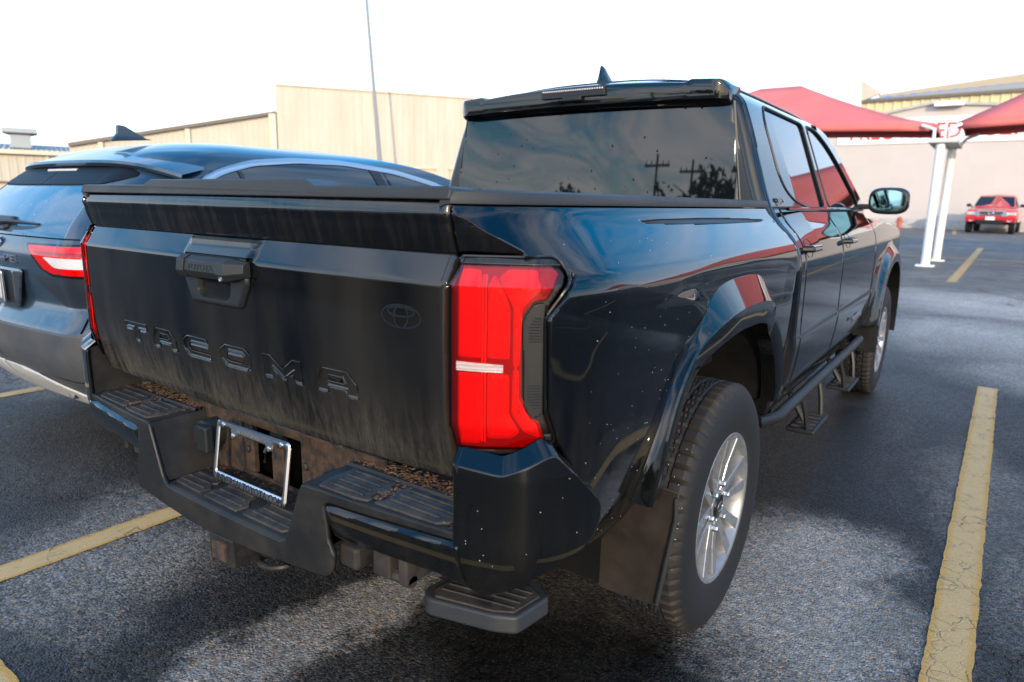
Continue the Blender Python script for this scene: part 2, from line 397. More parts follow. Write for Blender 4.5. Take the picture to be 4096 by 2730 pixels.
def text_obj(body, size, mat, parent, loc, rot, depth=.002, name='lettering', width=None, align='CENTER', sx=1):
    cu = bpy.data.curves.new(name, 'FONT'); cu.body = body; cu.size = size; cu.extrude = depth; cu.align_x = align; cu.resolution_u = 3
    t = bpy.data.objects.new(name, cu); C.objects.link(t); bpy.context.view_layer.update()
    dg = bpy.context.evaluated_depsgraph_get(); me = bpy.data.meshes.new_from_object(t.evaluated_get(dg)); bpy.data.objects.remove(t)
    xs = [v.co.x for v in me.vertices]; k = (width/(max(xs)-min(xs))) if width else 1
    for v in me.vertices: v.co.x *= k*sx
    me.materials.clear(); me.materials.append(mat)
    o = bpy.data.objects.new(name, me); link(o, parent); o.location = loc; o.rotation_euler = rot
    return o

# ================================================================== THE SETTING
def zg(y):
    t = np.clip((np.asarray(y, float)-5)/27, 0, 1); return .27*t*t*(3-2*t)
def asphalt(t, b):
    g = G(t); P = g.co(); big = g.noise(.55, 5, .6, P); mid = g.noise(2.4, 5, .65, P); fine = g.noise(38, 4, .75, P)
    st = g.n('ShaderNodeTexVoronoi'); st.inputs['Scale'].default_value = 135; g.l(P, st.inputs['Vector'])
    sc = g.n('ShaderNodeSeparateColor'); g.l(st.outputs['Color'], sc.inputs[0])
    # warped coordinate so that stains get ragged outlines
    nz = g.n('ShaderNodeTexNoise'); nz.inputs['Scale'].default_value = 3.2; nz.inputs['Detail'].default_value = 6; nz.inputs['Roughness'].default_value = .65; g.l(P, nz.inputs['Vector'])
    w1 = g.n('ShaderNodeVectorMath', operation='MULTIPLY_ADD'); g.l(nz.outputs['Color'], w1.inputs[0]); w1.inputs[1].default_value = (.55,.55,0); g.l(P, w1.inputs[2])
    w2 = g.n('ShaderNodeVectorMath', operation='SUBTRACT'); g.l(w1.outputs[0], w2.inputs[0]); w2.inputs[1].default_value = (.275,.275,0)
    W = w2.outputs[0]
    def blobs(L):
        r = None
        for q in L:
            v = g.m('MULTIPLY', g.blob(*q[:5], W), q[5]); r = v if r is None else g.m('MAXIMUM', r, v)
        return r
    pale = blobs([(-.03,.42,.17,.62,R(-6),.9), (1.12,1.55,.42,.72,R(12),1), (1.7,2.6,.3,1.2,R(10),.35), (-1.0,.2,.45,.7,R(40),.45), (2.2,5.9,1.1,.9,0,.6), (1.6,7.6,1.3,1.5,0,.8),
                  (2.0,10.5,2.5,1.8,0,.8), (-3.9,1.9,1.2,1.2,0,.7)])
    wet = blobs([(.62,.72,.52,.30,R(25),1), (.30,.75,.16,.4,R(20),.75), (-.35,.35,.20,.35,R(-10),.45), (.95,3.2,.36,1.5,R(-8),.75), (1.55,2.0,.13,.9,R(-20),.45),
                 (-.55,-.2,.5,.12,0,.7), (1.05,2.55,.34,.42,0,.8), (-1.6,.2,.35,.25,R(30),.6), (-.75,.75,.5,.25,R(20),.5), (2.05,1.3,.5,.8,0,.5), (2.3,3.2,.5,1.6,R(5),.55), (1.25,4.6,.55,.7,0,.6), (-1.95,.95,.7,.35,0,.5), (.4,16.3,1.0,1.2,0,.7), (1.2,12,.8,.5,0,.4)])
    val = g.m('ADD', g.rng(mid, .3, .7, .013, .030), g.m('MULTIPLY', pale, .17))
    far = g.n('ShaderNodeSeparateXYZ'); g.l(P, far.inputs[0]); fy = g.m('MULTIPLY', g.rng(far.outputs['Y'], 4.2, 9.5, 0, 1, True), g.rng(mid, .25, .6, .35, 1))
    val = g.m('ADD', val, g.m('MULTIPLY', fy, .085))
    val = g.m('MULTIPLY', val, g.rng(big, .3, .7, .65, 1.3))
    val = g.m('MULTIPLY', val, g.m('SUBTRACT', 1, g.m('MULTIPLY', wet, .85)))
    spk = g.rng(sc.outputs[0], 0, 1, .12, 2.1)
    spk = g.m('ADD', g.m('MULTIPLY', spk, g.m('SUBTRACT', 1, g.m('MULTIPLY', pale, .62))), g.m('MULTIPLY', pale, .62))
    val = g.m('MULTIPLY', val, g.m('MULTIPLY', spk, g.rng(fine, .3, .7, .55, 1.5)))
    warm = g.m('MULTIPLY', g.rng(sc.outputs[1], .74, .92), .85)
    # cracks
    cv = g.n('ShaderNodeTexVoronoi', feature='DISTANCE_TO_EDGE'); cv.inputs['Scale'].default_value = .38
    cw = g.n('ShaderNodeVectorMath', operation='MULTIPLY_ADD'); g.l(nz.outputs['Color'], cw.inputs[0]); cw.inputs[1].default_value = (.9,.9,0); g.l(P, cw.inputs[2]); g.l(cw.outputs[0], cv.inputs['Vector'])
    crack = g.m('MULTIPLY', g.rng(cv.outputs['Distance'], .001, .007, 1, 0), g.rng(g.noise(.5, 2, .5, P), .50, .58))
    val = g.m('MULTIPLY', val, g.rng(crack, 0, 1, 1, .35))
    cc = g.n('ShaderNodeCombineColor'); 
    for i in range(3): g.l(val, cc.inputs[i])
    tint = g.mix(warm, (1.04,1.0,.95), (1.7,1.12,.66))
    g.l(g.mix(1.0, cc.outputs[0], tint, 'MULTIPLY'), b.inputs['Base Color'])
    h = g.m('ADD', g.m('MULTIPLY', g.rng(st.outputs['Distance'], 0, .8, 1, 0), g.rng(sc.outputs[2], 0, 1, .3, 1)), g.m('MULTIPLY', fine, .8))
    h = g.m('SUBTRACT', h, g.m('MULTIPLY', crack, 3))
    g.bump(h, .9, .004, b)
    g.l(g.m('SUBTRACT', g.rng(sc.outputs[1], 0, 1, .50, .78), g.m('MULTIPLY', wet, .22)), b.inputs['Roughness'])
    b.inputs['Specular IOR Level'].default_value = .3
ASPH = material('worn_asphalt', rough=.6, build=asphalt)
ys = [-400, -100, -30, -8, 5]+list(np.linspace(6, 32, 27))+[60, 120, 400]
xs = [-400, -100, -40, -10, -3, 0, 3, 10, 40, 100, 400]
V = [(x, y, float(zg(y))) for y in ys for x in xs]; nx = len(xs)
tag(mesh_obj('ground', V, [(j*nx+i, j*nx+i+1, (j+1)*nx+i+1, (j+1)*nx+i) for j in range(len(ys)-1) for i in range(nx-1)], ASPH, angle=0), kind='structure')

def line_nodes(t, b):
    g = G(t); P = g.co(); n = g.noise(34, 5, .75, P); n2 = g.noise(5, 4, .6, P); gr = g.noise(150, 3, .7, P)
    uv = g.n('ShaderNodeAttribute'); uv.attribute_name = 'across'
    edge = g.rng(g.m('ADD', g.m('ABSOLUTE', uv.outputs['Fac']), g.m('MULTIPLY', n, .25)), .72, .98)
    col = g.mix(edge, (.44,.295,.13), (.42,.23,.04))
    wear = g.rng(g.m('ADD', g.m('MULTIPLY', n, .6), g.m('MULTIPLY', gr, .4)), .56, .66)
    cv = g.n('ShaderNodeTexVoronoi', feature='DISTANCE_TO_EDGE'); cv.inputs['Scale'].default_value = 17; cv.inputs['Randomness'].default_value = 1
    dn = g.n('ShaderNodeTexNoise'); dn.inputs['Scale'].default_value = 20; g.l(P, dn.inputs['Vector'])
    wv = g.n('ShaderNodeVectorMath', operation='MULTIPLY_ADD'); g.l(dn.outputs['Color'], wv.inputs[0]); wv.inputs[1].default_value = (.05,.05,0); g.l(P, wv.inputs[2]); g.l(wv.outputs[0], cv.inputs['Vector'])
    crack = g.m('MULTIPLY', g.rng(cv.outputs['Distance'], .01, .05, 1, 0), g.rng(n2, .45, .6))
    wear = g.m('MAXIMUM', g.m('MULTIPLY', wear, g.rng(n2, .3, .7, .35, 1)), g.m('MULTIPLY', crack, .75))
    g.l(g.mix(wear, g.mix(g.rng(n2, .3, .7), col, g.mix(.5, col, (.42,.255,.085))), (.055,.055,.052)), b.inputs['Base Color'])
    g.bump(g.m('SUBTRACT', g.m('ADD', gr, n), wear), .6, .003, b)
LINEM = material('worn_yellow_line_paint', rough=.7, build=line_nodes)
def ground_strip(name, a, b_, wd, mat=None, dz=.004, n=None, wob=.0018):
    a = np.array(a, float); b_ = np.array(b_, float); d = b_-a; L = np.hypot(*d); d /= L; nn = np.array([d[1], -d[0]])
    n = n or min(260, max(2, int(L/.035))); V = []; F = []; ac = []
    for i in range(n+1):
        p = a+d*L*i/n; 
        for s in (-1, -.33, .33, 1):
            j = rng.normal()*wob if abs(s) == 1 else 0
            q = p+nn*(wd/2*s+j); V.append((q[0], q[1], float(zg(q[1]))+dz)); ac.append(s)
    for i in range(n):
        for k in range(3): F.append((i*4+k, (i+1)*4+k, (i+1)*4+k+1, i*4+k+1))
    o = mesh_obj(name, V, F, mat or LINEM, None, False)
    if o.data.polygons[0].normal.z < 0:
        o.data.flip_normals()
    at = o.data.attributes.new('across', 'FLOAT', 'POINT'); at.data.foreach_set('value', ac)
    return tag(o, kind='structure')
def line(a, b_, wd=.115, **k): return ground_strip('parking_line', a, b_, wd, **k)
line((1.535, .15), (1.612, 5.22), .122)
line((-1.14, -.27), (-1.035, 4.9), .118)
line((-3.60, -.27), (-3.50, 4.9), .118)
line((-6.2, -.27), (-6.1, 4.9), .118)
line((-8.0, -.285), (1.0, -.285), .12)
line((1.005, 13.1), (1.25, 23.3), .15)
line((-16, 18.75), (24, 18.72), .14)
line((-1.9, 37.0), (.15, 41.6), .14, wob=0); line((.15, 33.2), (-.2, 41.3), .14, wob=0)
for k in range(5): line((4.2+2.65*k, .15), (4.28+2.65*k, 5.22), .12)
for k in range(1, 5): line((1.0+2.7*k, 13.1), (1.25+2.7*k, 23.3), .14)
# concrete kerb along the far wall
conc = material('concrete', rough=.8, build=lambda t, b: (lambda g: g.l(g.mix(g.rng(g.noise(4, 6, .65), .3, .7), (.30,.29,.27), (.46,.44,.41)), b.inputs['Base Color']))(G(t)))
kb = MB().box((-14, 41.2, .10), (30, 41.9, .40)).obj('kerb', conc); tag(kb, kind='structure')

# ------------------------------------------------------------------ buildings
def siding(col, col2, sx=3.3, rust=.2):
    def f(t, b):
        g = G(t); P = g.co(); n = g.noise(1.1, 5, .6, g.mp((1.6,1.6,.25)))
        st = g.noise(7, 4, .7, g.mp((1.5,1.5,.12)))
        c = g.mix(g.rng(n, .35, .7), col, col2)
        g.l(g.mix(g.m('MULTIPLY', g.rng(st, .58, .75), rust), c, (.30,.20,.12)), b.inputs['Base Color'])
    return f
WALL_CREAM = material('weathered_cream_metal', rough=.6, build=siding((.50,.44,.35), (.44,.38,.29)))
WALL_TAN = material('pale_tan_trim', (.60,.50,.36), .6)
ROOF_DARK = material('dark_roof_metal', (.12,.12,.13), .5, .3)
FASCIA = material('brown_fascia', (.13,.10,.07), .6)
DOOR_TAN = material('tan_roller_door', (.52,.42,.27), .6)
def ribbed_wall(name, a, b_, z0, ztop, mat, parent, pitch=.30, depth=.04, n=None, offs=0):
    """upright ribbed sheet from a to b (plan), ztop(t) gives the upper edge at distance t"""
    a = np.array(a, float); b_ = np.array(b_, float); L = np.hypot(*(b_-a)); d = (b_-a)/L; nn = np.array([d[1], -d[0]])
    prof = [(0, 0), (.62, 0), (.70, 1), (.92, 1), (1.0, 0)]
    ts = []; k = 0
    while k*pitch < L:
        for q, h in prof[:-1]:
            t = (k+q)*pitch
            if t < L: ts.append((t, h*depth+offs))
        k += 1
    ts.append((L, offs)); V = []; F = []
    for t, h in ts:
        p = a+d*t+nn*h; V += [(p[0], p[1], z0), (p[0], p[1], ztop(t))]
    F = [(2*i, 2*i+2, 2*i+3, 2*i+1) for i in range(len(ts)-1)]
    return mesh_obj(name, V, F, mat, parent, False)
def bar(mbk, a, b_, z0, z1, dp, off=.0):
    a = np.array(a, float); b_ = np.array(b_, float); d = (b_-a)/np.hypot(*(b_-a)); nn = np.array([d[1], -d[0]])
    p = [a+nn*off, b_+nn*off, b_+nn*(off+dp), a+nn*(off+dp)]; z1b = z1 if isinstance(z1, tuple) else (z1, z1); z0b = z0 if isinstance(z0, tuple) else (z0, z0)
    V = [(p[0][0],p[0][1],z0b[0]), (p[1][0],p[1][1],z0b[1]), (p[2][0],p[2][1],z0b[1]), (p[3][0],p[3][1],z0b[0])]+[(p[0][0],p[0][1],z1b[0]), (p[1][0],p[1][1],z1b[1]), (p[2][0],p[2][1],z1b[1]), (p[3][0],p[3][1],z1b[0])]
    return mbk.add(V, [(0,3,2,1),(4,5,6,7),(0,1,5,4),(1,2,6,5),(2,3,7,6),(3,0,4,7)])
# left hand warehouse: gable wall and tall parapet in one plane
bd = np.array([.58,.815]); bd /= np.hypot(*bd); bp = np.array([-31,22.8]); bn = np.array([bd[1], -bd[0]])
def BP(s, o=0): return tuple(bp+bd*s+bn*o)
wh = empty('warehouse', 'long cream metal warehouse with a tall flat parapet and a sloping roof edge beside it', 'building', (*BP(0), 0))
def kid(o, par): o.parent = par; o.matrix_parent_inverse = Matrix.Translation(-par.location) if par.rotation_euler.z == 0 else par.matrix_world.inverted(); return o
rake = lambda s: 5.75+.211*(s-0)
kid(ribbed_wall('gable_wall', BP(-9.9), BP(0), -.3, lambda t: rake(t-9.9)-.10, WALL_CREAM, None, .28, .015), wh)
kid(ribbed_wall('parapet_wall', BP(0,.35), BP(26,.35), -.3, lambda t: 7.1, WALL_CREAM, None, .34, .012), wh)
m_ = MB(); bar(m_, BP(-9.9), BP(-.05), (rake(-9.9)-.13, rake(0)-.13), (rake(-9.9)+.04, rake(0)+.04), .16, .07); kid(m_.obj('fascia', FASCIA, None, False), wh)
for s in (-8.6, -4.56): 
    m_ = MB(); bar(m_, BP(s), BP(s+.22), -.3, rake(s)-.14, .1, .06); kid(m_.obj('pilaster', WALL_TAN, None, False), wh)
m_ = MB(); bar(m_, BP(-.42), BP(-.06), -.3, 5.62, .3, .06); kid(m_.obj('corner_pilaster', WALL_TAN, None, False), wh)
m_ = MB(); bar(m_, BP(0,.0), BP(0,.35), 0, 7.1, 26); 
m_ = MB(); bar(m_, BP(-.02,.33), BP(26,.33), 7.08, 7.16, .1); kid(m_.obj('parapet_cap', WALL_TAN, None, False), wh)
m_ = MB(); m_.add([(*BP(0,.36),-.3),(*BP(0,-3),-.3),(*BP(0,-3),7.12),(*BP(0,.36),7.12)], [(0,1,2,3)]); kid(m_.obj('side_wall', WALL_CREAM, None, False, fix=False), wh)
m_ = MB(); m_.add([(*BP(-9.9,.0),rake(-9.9)),(*BP(0,0),rake(0)),(*BP(0,-14),rake(0)),(*BP(-9.9,-14),rake(-9.9))], [(0,1,2,3)]); kid(m_.obj('roof', ROOF_DARK, None, False, fix=False), wh)
for s, wdt in ((7.45, 1.15), (9.55, 1.15), (11.6, 1.15), (13.7, 1.15)):
    m_ = MB(); bar(m_, BP(s), BP(s+wdt), .2, 3.02, .05, .37); kid(m_.obj('dock_door', DOOR_TAN, None, False), wh)
    m_ = MB(); bar(m_, BP(s-.1), BP(s+wdt+.1), 3.02, 3.12, .14, .37); kid(m_.obj('door_lintel', WALL_TAN, None, False), wh)
for s in np.arange(1.6, 26, 2.9):
    m_ = MB(); bar(m_, BP(s), BP(s+.05), -.3, 7.05, .012, .37); kid(m_.obj('panel_joint', WALL_CREAM, None, False), wh)

# low workshop further left, with a ventilator on its roof
lb = empty('workshop', 'low tan workshop with a dark sheet metal roof at the far left edge', 'building', (-44, 16, 0))
wd_ = np.array([.35,.937]); wd_ /= np.hypot(*wd_); wn_ = np.array([wd_[1], -wd_[0]])
def LP(s, o=0): return tuple(np.array([-44.,16.])+wd_*s+wn_*o)
kid(ribbed_wall('front_wall', LP(-9), LP(3.3), -.3, lambda t: 3.42, WALL_CREAM, None, .4, .02), lb)
m_ = MB()
for k in range(50):
    s0 = -9.2+12.7*k/50; s1 = s0+12.7/50
    m_.add([(*LP(s0,.3),3.60),(*LP(s1-.04,.3),3.60),(*LP(s1-.04,-4),4.12),(*LP(s0,-4),4.12),(*LP(s1-.04,.3),3.64),(*LP(s1,.3),3.64),(*LP(s1,-4),4.16),(*LP(s1-.04,-4),4.16)], [(0,1,2,3),(4,5,6,7)])
kid(m_.obj('roof', ROOF_DARK, None, False, fix=False), lb)
m_ = MB(); bar(m_, LP(-9.2), LP(3.5), 3.36, 3.60, .2, .1); kid(m_.obj('gutter', WALL_TAN, None, False), lb)
m_ = MB(); bar(m_, LP(-4.5), LP(-.8), -.2, 1.72, .03, .03); kid(m_.obj('roller_door', DOOR_TAN, None, False), lb)
m_ = MB(); bar(m_, LP(-4.7), LP(-.6), 1.72, 1.84, .1, .03); kid(m_.obj('door_lintel', FASCIA, None, False), lb)
m_ = MB(); bar(m_, LP(.35), LP(.5), -.2, 3.36, .06, .03); kid(m_.obj('pilaster', WALL_TAN, None, False), lb)
m_ = MB(); m_.add([(*LP(3.3,0),-.3),(*LP(3.3,-8),-.3),(*LP(3.3,-8),3.5),(*LP(3.3,0),3.5)], [(0,1,2,3)]); kid(m_.obj('side_wall', WALL_CREAM, None, False, fix=False), lb)
GALV = material('galvanised_metal', (.30,.32,.33), .45, .5)
vt = empty('roof_ventilator', 'grey box ventilator with a wide flat cap on the workshop roof', 'vent', (-44.5, 15.5, 4.0))
def frus(z0, z1, a, b_, c=-.76, o=-1.6):
    V = [(*LP(c+q*x, o+q*y), z) for q, z in ((a, z0), (b_, z1)) for x, y in ((-1,-1),(1,-1),(1,1),(-1,1))]
    return MB().add(V, [(0,3,2,1),(4,5,6,7),(0,1,5,4),(1,2,6,5),(2,3,7,6),(3,0,4,7)])
kid(frus(3.7, 4.50, .50, .50).obj('shaft', GALV, None, False), vt); kid(frus(4.50, 4.60, .52, .80).obj('flare', GALV, None, False), vt); kid(frus(4.60, 4.86, .84, .84).obj('cap', GALV, None, False), vt)

# right hand hall with lettering
WALL_PALE = None
def block_wall(t, b):
    g = G(t); P = g.co(); n = g.noise(.35, 4, .6, P)
    br = g.n('ShaderNodeTexBrick'); br.inputs['Scale'].default_value = 1; br.inputs['Mortar Size'].default_value = .012; br.inputs['Brick Width'].default_value = 1.2; br.inputs['Row Height'].default_value = .6; br.offset = 0
    g.l(g.mp(rot=(R(90),0,0)), br.inputs['Vector']); br.inputs['Color1'].default_value = (.50,.45,.42,1); br.inputs['Color2'].default_value = (.48,.43,.40,1); br.inputs['Mortar'].default_value = (.50,.45,.42,1)
    g.l(g.mix(g.m('MULTIPLY', g.rng(n, .35, .7), .4), br.outputs[0], (.43,.38,.34)), b.inputs['Base Color'])
WALL_PALE = material('pale_block_wall', rough=.75, build=block_wall)
hall = empty('showroom_hall', 'pale block hall with a low gable and a red lettered sign band', 'building', (0, 42, 0))
m_ = MB(); m_.prism([(-16,-.2),(30,-.2),(30,3.9),(-1.98,6.66),(-16,4.1)], lambda x, z: (x, 42, z), lambda x, z: (x, 70, z)); kid(m_.obj('wall', WALL_PALE, None, False), hall)
m_ = MB(); m_.prism([(-16,4.1),(-1.98,6.66),(30,3.9),(30,4.02),(-1.98,6.80),(-16,4.22)], lambda x, z: (x, 41.85, z), lambda x, z: (x, 70, z)); kid(m_.obj('roof_edge', conc, None, False), hall)
m_ = MB().box((-1.9,41.5,6.5),(-.6,41.86,6.72)); kid(m_.obj('wall_lamp', material('white_paint', (.75,.75,.75), .5), None, False), hall)
SIGNW = material('white_sign_band', (.80,.80,.80), .6); SIGNR = material('red_sign_letter', (.75,.035,.02), .5)
m_ = MB().box((-6.4,41.93,4.72),(6.8,41.997,6.02)); kid(m_.obj('sign_band', SIGNW, None, False), hall)
def kid_text(body, par, **k): o = text_obj(body, **k, parent=None); return kid(o, par)
kid_text('PREOWNED', hall, size=1.12, mat=SIGNR, loc=(-3.17,41.93,4.95), rot=(R(90),0,0), depth=.03, name='sign_lettering', width=5.15)
kid_text('CENTER', hall, size=1.12, mat=SIGNR, loc=(2.35,41.93,5.0), rot=(R(90),0,0), depth=.03, name='sign_lettering', width=4.3)
# wainscot joint
m_ = MB().box((-16,41.97,.2),(30,41.999,.75)); kid(m_.obj('wall_base', conc, None, False), hall)

fb = empty('factory_building', 'tall yellow ribbed factory with a row of blue roof lights behind the hall', 'building', (0, 74, 0))
WALL_YEL = material('yellow_ribbed_metal', rough=.6, build=siding((.58,.50,.29), (.53,.44,.25)))
def at(p, q, z0): return None
kf = (74+.757)/(45+.757)
def sc_(x, z): return (1.495+(x-1.495)*kf, 1.2935+(z-1.2935)*kf)
x0, z0 = sc_(-5.9, 7.46); x1, z1 = sc_(1.72, 7.55); xr = x1+26; zr = z1+(z1-z0)/(x1-x0)*26
sl = (z1-z0)/(x1-x0)
kid(ribbed_wall('wall', (x0,74), (xr,74), -.3, lambda t: z0+sl*t, WALL_YEL, None, .75, .1), fb)
hh = lambda x: .60+.075*(x-x0)
def strip(name, mt, f0, f1, ya, yb, xa):
    V = [(xa,ya,z0+sl*(xa-x0)+f0*hh(xa)), (xr,ya,zr+f0*hh(xr)), (xr,yb,zr+f1*hh(xr)), (xa,yb,z0+sl*(xa-x0)+f1*hh(xa))]
    o = mesh_obj(name, V, [(0,1,2,3)], mt, None, False); solid(o, .06, 0); return kid(o, fb)
strip('roof', material('grey_roof_sheet', (.26,.25,.23), .5), 0, .52, 74.0, 75.6, x0)
strip('ridge_vent', material('tan_ridge', (.36,.29,.19), .6), .50, 1.0, 75.6, 75.7, x0+1.2)
m_ = MB(); xa, za_ = sc_(-6.03, 8.61); xb_, zb_ = sc_(-4.95, 7.84); m_.prism([(x0,z0-.1),(xb_,z0+.45),(xb_,zb_+.05),(xa,za_)], lambda x, z: (x,73.6,z), lambda x, z: (x,74.0,z)); kid(m_.obj('parapet', WALL_CREAM, None, False), fb)
BLUE = material('blue_roof_light', (.05,.16,.50), .3)
for k in range(17):
    xx = x0+1.6+k*1.08; zb2 = z0+sl*(xx-x0); h_ = hh(xx)
    V = [(xx,74.35,zb2+.10*h_),(xx+.55,74.35,zb2+.10*h_+.03),(xx+.72,75.2,zb2+.42*h_+.06),(xx+.17,75.2,zb2+.42*h_+.03)]
    V = [(a_, b_-.06, c_+.06) for a_, b_, c_ in V]
    o = mesh_obj('roof_light', V, [(0,1,2,3)], BLUE, None, False); solid(o, .04, 0); kid(o, fb)
m_ = MB(); bar(m_, (x0,74), (xr,74), (z0-.22, zr-.22), (z0+.03, zr+.03), .25, .1); kid(m_.obj('gutter', FASCIA, None, False), fb)

# ------------------------------------------------------------------ mast
m_ = MB().tube([(-20.05,20,0),(-20.17,20,2.4),(-20.45,20,5.5),(-20.80,20,9.4),(-21.1,20,12)], [.12,.10,.075,.055,.05], 8)
tag(m_.obj('mast', material('mast_grey', (.22,.22,.22), .5)), 'thin white mast rising in front of the tall cream parapet', 'mast')

# ------------------------------------------------------------------ canopies
def fabric(t, b):
    g = G(t); n = g.noise(1.2, 3, .5); v = g.noise(60, 2, .5)
    g.l(g.mix(g.rng(n, .3, .7), (.56,.125,.115), (.62,.155,.14)), b.inputs['Base Color']); g.bump(v, .15, .004, b)
    b.inputs['Transmission Weight'].default_value = 0
FAB = material('red_canopy_fabric', rough=.8, build=fabric)
WHITEM = material('white_steel_post', (.78,.77,.74), .35)
def canopy(name, label, x0, x1, y0, y1, ze, zp, ax, ay, sag=.18):
    """hip roof of stretched cloth; the long edges sag; apex ridge from ax[0] to ax[1] at y=ay"""
    root = empty(name, label, 'canopy', ((x0+x1)/2, (y0+y1)/2, 0), group='red shade canopies in a row')
    def side(a, b_, pa, pb, n=14, m=8):
        a, b_, pa, pb = [np.array(q, float) for q in (a, b_, pa, pb)]; V = []; F = []
        for j in range(m+1):
            v = j/m
            for i in range(n+1):
                u = i/n; lo = a+(b_-a)*u; hi = pa+(pb-pa)*u; p = lo+(hi-lo)*v
                p[2] += -.16*math.sin(math.pi*v)*(.4+.6*math.sin(math.pi*u)) + sag*.6*math.sin(math.pi*u)*(1-v)
                V.append(p)
        for j in range(m):
            for i in range(n): F.append((j*(n+1)+i, j*(n+1)+i+1, (j+1)*(n+1)+i+1, (j+1)*(n+1)+i))
        return V, F
    c = [(x0,y0,ze),(x1,y0,ze),(x1,y1,ze+.16),(x0,y1,ze+.16)]; pa = (ax[0],ay,zp); pb = (ax[1],ay,zp)
    for i, (p, q, r, s_) in enumerate(((c[0],c[1],pa,pb),(c[1],c[2],pb,pb),(c[2],c[3],pb,pa),(c[3],c[0],pa,pa))):
        V, F = side(p, q, r, s_); o = mesh_obj('cloth_panel', V, F, FAB, None, True, 60); solid(o, .012, 0); kid(o, root)
        # valance
        V = []; F = []; p = np.array(p, float); q = np.array(q, float)
        for k in range(15):
            u = k/14; w_ = p+(q-p)*u; zz = w_[2]+sag*.6*math.sin(math.pi*u); V += [(w_[0],w_[1],zz), (w_[0],w_[1],zz-.13)]
        o = mesh_obj('valance', V, [(2*k,2*k+2,2*k+3,2*k+1) for k in range(14)], FAB, None, True, 60); solid(o, .01, 0); kid(o, root)
    return root
canopy('shade_canopy', 'red cloth shade canopy whose near edge runs behind the black truck cab', -8.0, .08, 16.2, 19.8, 3.02, 4.27, (-3.95,-2.97), 18.0)
canopy('shade_canopy', 'red cloth shade canopy right of the twin white posts', .60, 8.7, 16.2, 19.8, 3.04, 4.95, (3.7,5.6), 18.0)
canopy('shade_canopy', 'red cloth shade canopy beyond the right edge of the photo, third in the row', 9.2, 17.3, 16.2, 19.8, 3.04, 4.95, (12.3,14.2), 18.0)
def cpost(x, y, lab, lean=0):
    root = empty('canopy_post', lab, 'post', (x,y,float(zg(y))), group='white posts carrying the canopies')
    z = float(zg(y))
    kid(MB().tube([(x,y,z),(x+lean,y,2.62)], .085, 20).obj('shaft', WHITEM), root)
    kid(MB().box((x-.17,y-.17,z),(x+.17,y+.17,z+.025)).obj('base_plate', WHITEM, None, False), root)
    return root
p1 = cpost(.39, 16.05, 'thicker looking white round post, the nearer one of the pair under the canopies', -.03)
p2 = cpost(.485, 17.65, 'white round post standing just behind its twin under the canopies', 0)
GREYST = material('pale_grey_steel', (.50,.49,.46), .45)
kid(MB().box((.14,15.9,2.63),(.66,17.8,2.70)).obj('cross_plate', GREYST, None, False), p1)
for xx, e in ((.22, -.02), (.48, .66)):
    kid(MB().tube([(xx,16.0,2.70),(xx,16.0,2.90),(e,16.15,3.00)], .035, 10).obj('bracket_arm', WHITEM), p1)
kid(MB().tube([(.62,17.6,2.68),(.72,17.9,2.85),(.9,18.6,3.0)], .035, 10).obj('bracket_arm', WHITEM), p2)
for k in range(1, 3): cpost(.5+8.25*k, 16.6, 'white round post beyond the right edge of the photo, '+('nearer' if k == 1 else 'farther')+' one')

# hydrant at the wall foot
hy = empty('fire_hydrant', 'small rusty red hydrant at the foot of the pale hall wall', 'hydrant', (-2.67,40.6,.27))
RED_OLD = material('faded_red_paint', (.42,.10,.06), .6)
kid(MB().lathe([(0,.0),(0,.16),(.05,.16),(.06,.11),(.42,.10),(.44,.14),(.48,.14),(.56,.08),(.60,.03),(.60,0)], 14, 'z', (-2.67,40.6,.27)).obj('barrel', RED_OLD), hy)
kid(MB().tube([(-2.86,40.6,.6),(-2.48,40.6,.6)], .05, 10).obj('nozzle', RED_OLD), hy)

# ------------------------------------------------------------------ trees, poles and street behind the camera (seen in reflections)
BARK = material('bark', (.07,.05,.035), .9)
def leaf_nodes(t, b):
    g = G(t); g.l(g.mix(g.noise(.8, 3, .5), (.028,.042,.018), (.06,.075,.03)), b.inputs['Base Color'])
LEAVES = material('dark_foliage', rough=.8, build=leaf_nodes)
def tree(x, y, h, r, label, seed, n=1500):
    rr = np.random.default_rng(seed); root = empty('tree', label, 'tree', (x,y,0), group='trees beyond the lot'); z0 = float(zg(y))
    m_ = MB().tube([(x,y,z0-.1),(x+.1,y,h*.25),(x-.1,y+.1,h*.55)], [.035*h,.028*h,.015*h], 9)
    for k in range(6):
        a = 2.1*k+seed; m_.tube([(x,y,h*(.25+.04*k)),(x+math.cos(a)*r*.5,y+math.sin(a)*r*.5,h*(.5+.05*k)),(x+math.cos(a)*r*.8,y+math.sin(a)*r*.8,h*(.6+.05*k))], [.012*h,.008*h,.004*h], 6)
    kid(m_.obj('trunk', BARK), root)
    cl = [(rr.normal(size=3)*np.array([r*.42,r*.42,h*.14])+np.array([x,y,h*.68])) for _ in range(26)]
    V = []; F = []; k = 0
    for i in range(n):
        c = cl[rr.integers(len(cl))]; d = rr.normal(size=3); d /= np.linalg.norm(d); p = c+d*r*.26*rr.random()**.4
        a = rr.normal(size=3); a /= np.linalg.norm(a); b2 = np.cross(a, d); b2 /= np.linalg.norm(b2)+1e-6; s = .045*r*rr.uniform(.7, 1.7)
        V += [p+a*s, p+b2*s*.6, p-a*s, p-b2*s*.6]; F.append((k,k+1,k+2,k+3)); k += 4
    kid(mesh_obj('crown', V, F, LEAVES, None, False), root)
tree(-12.5, 100, 15.4, 3.0, 'dark tree top just showing above the left red canopy', 3)
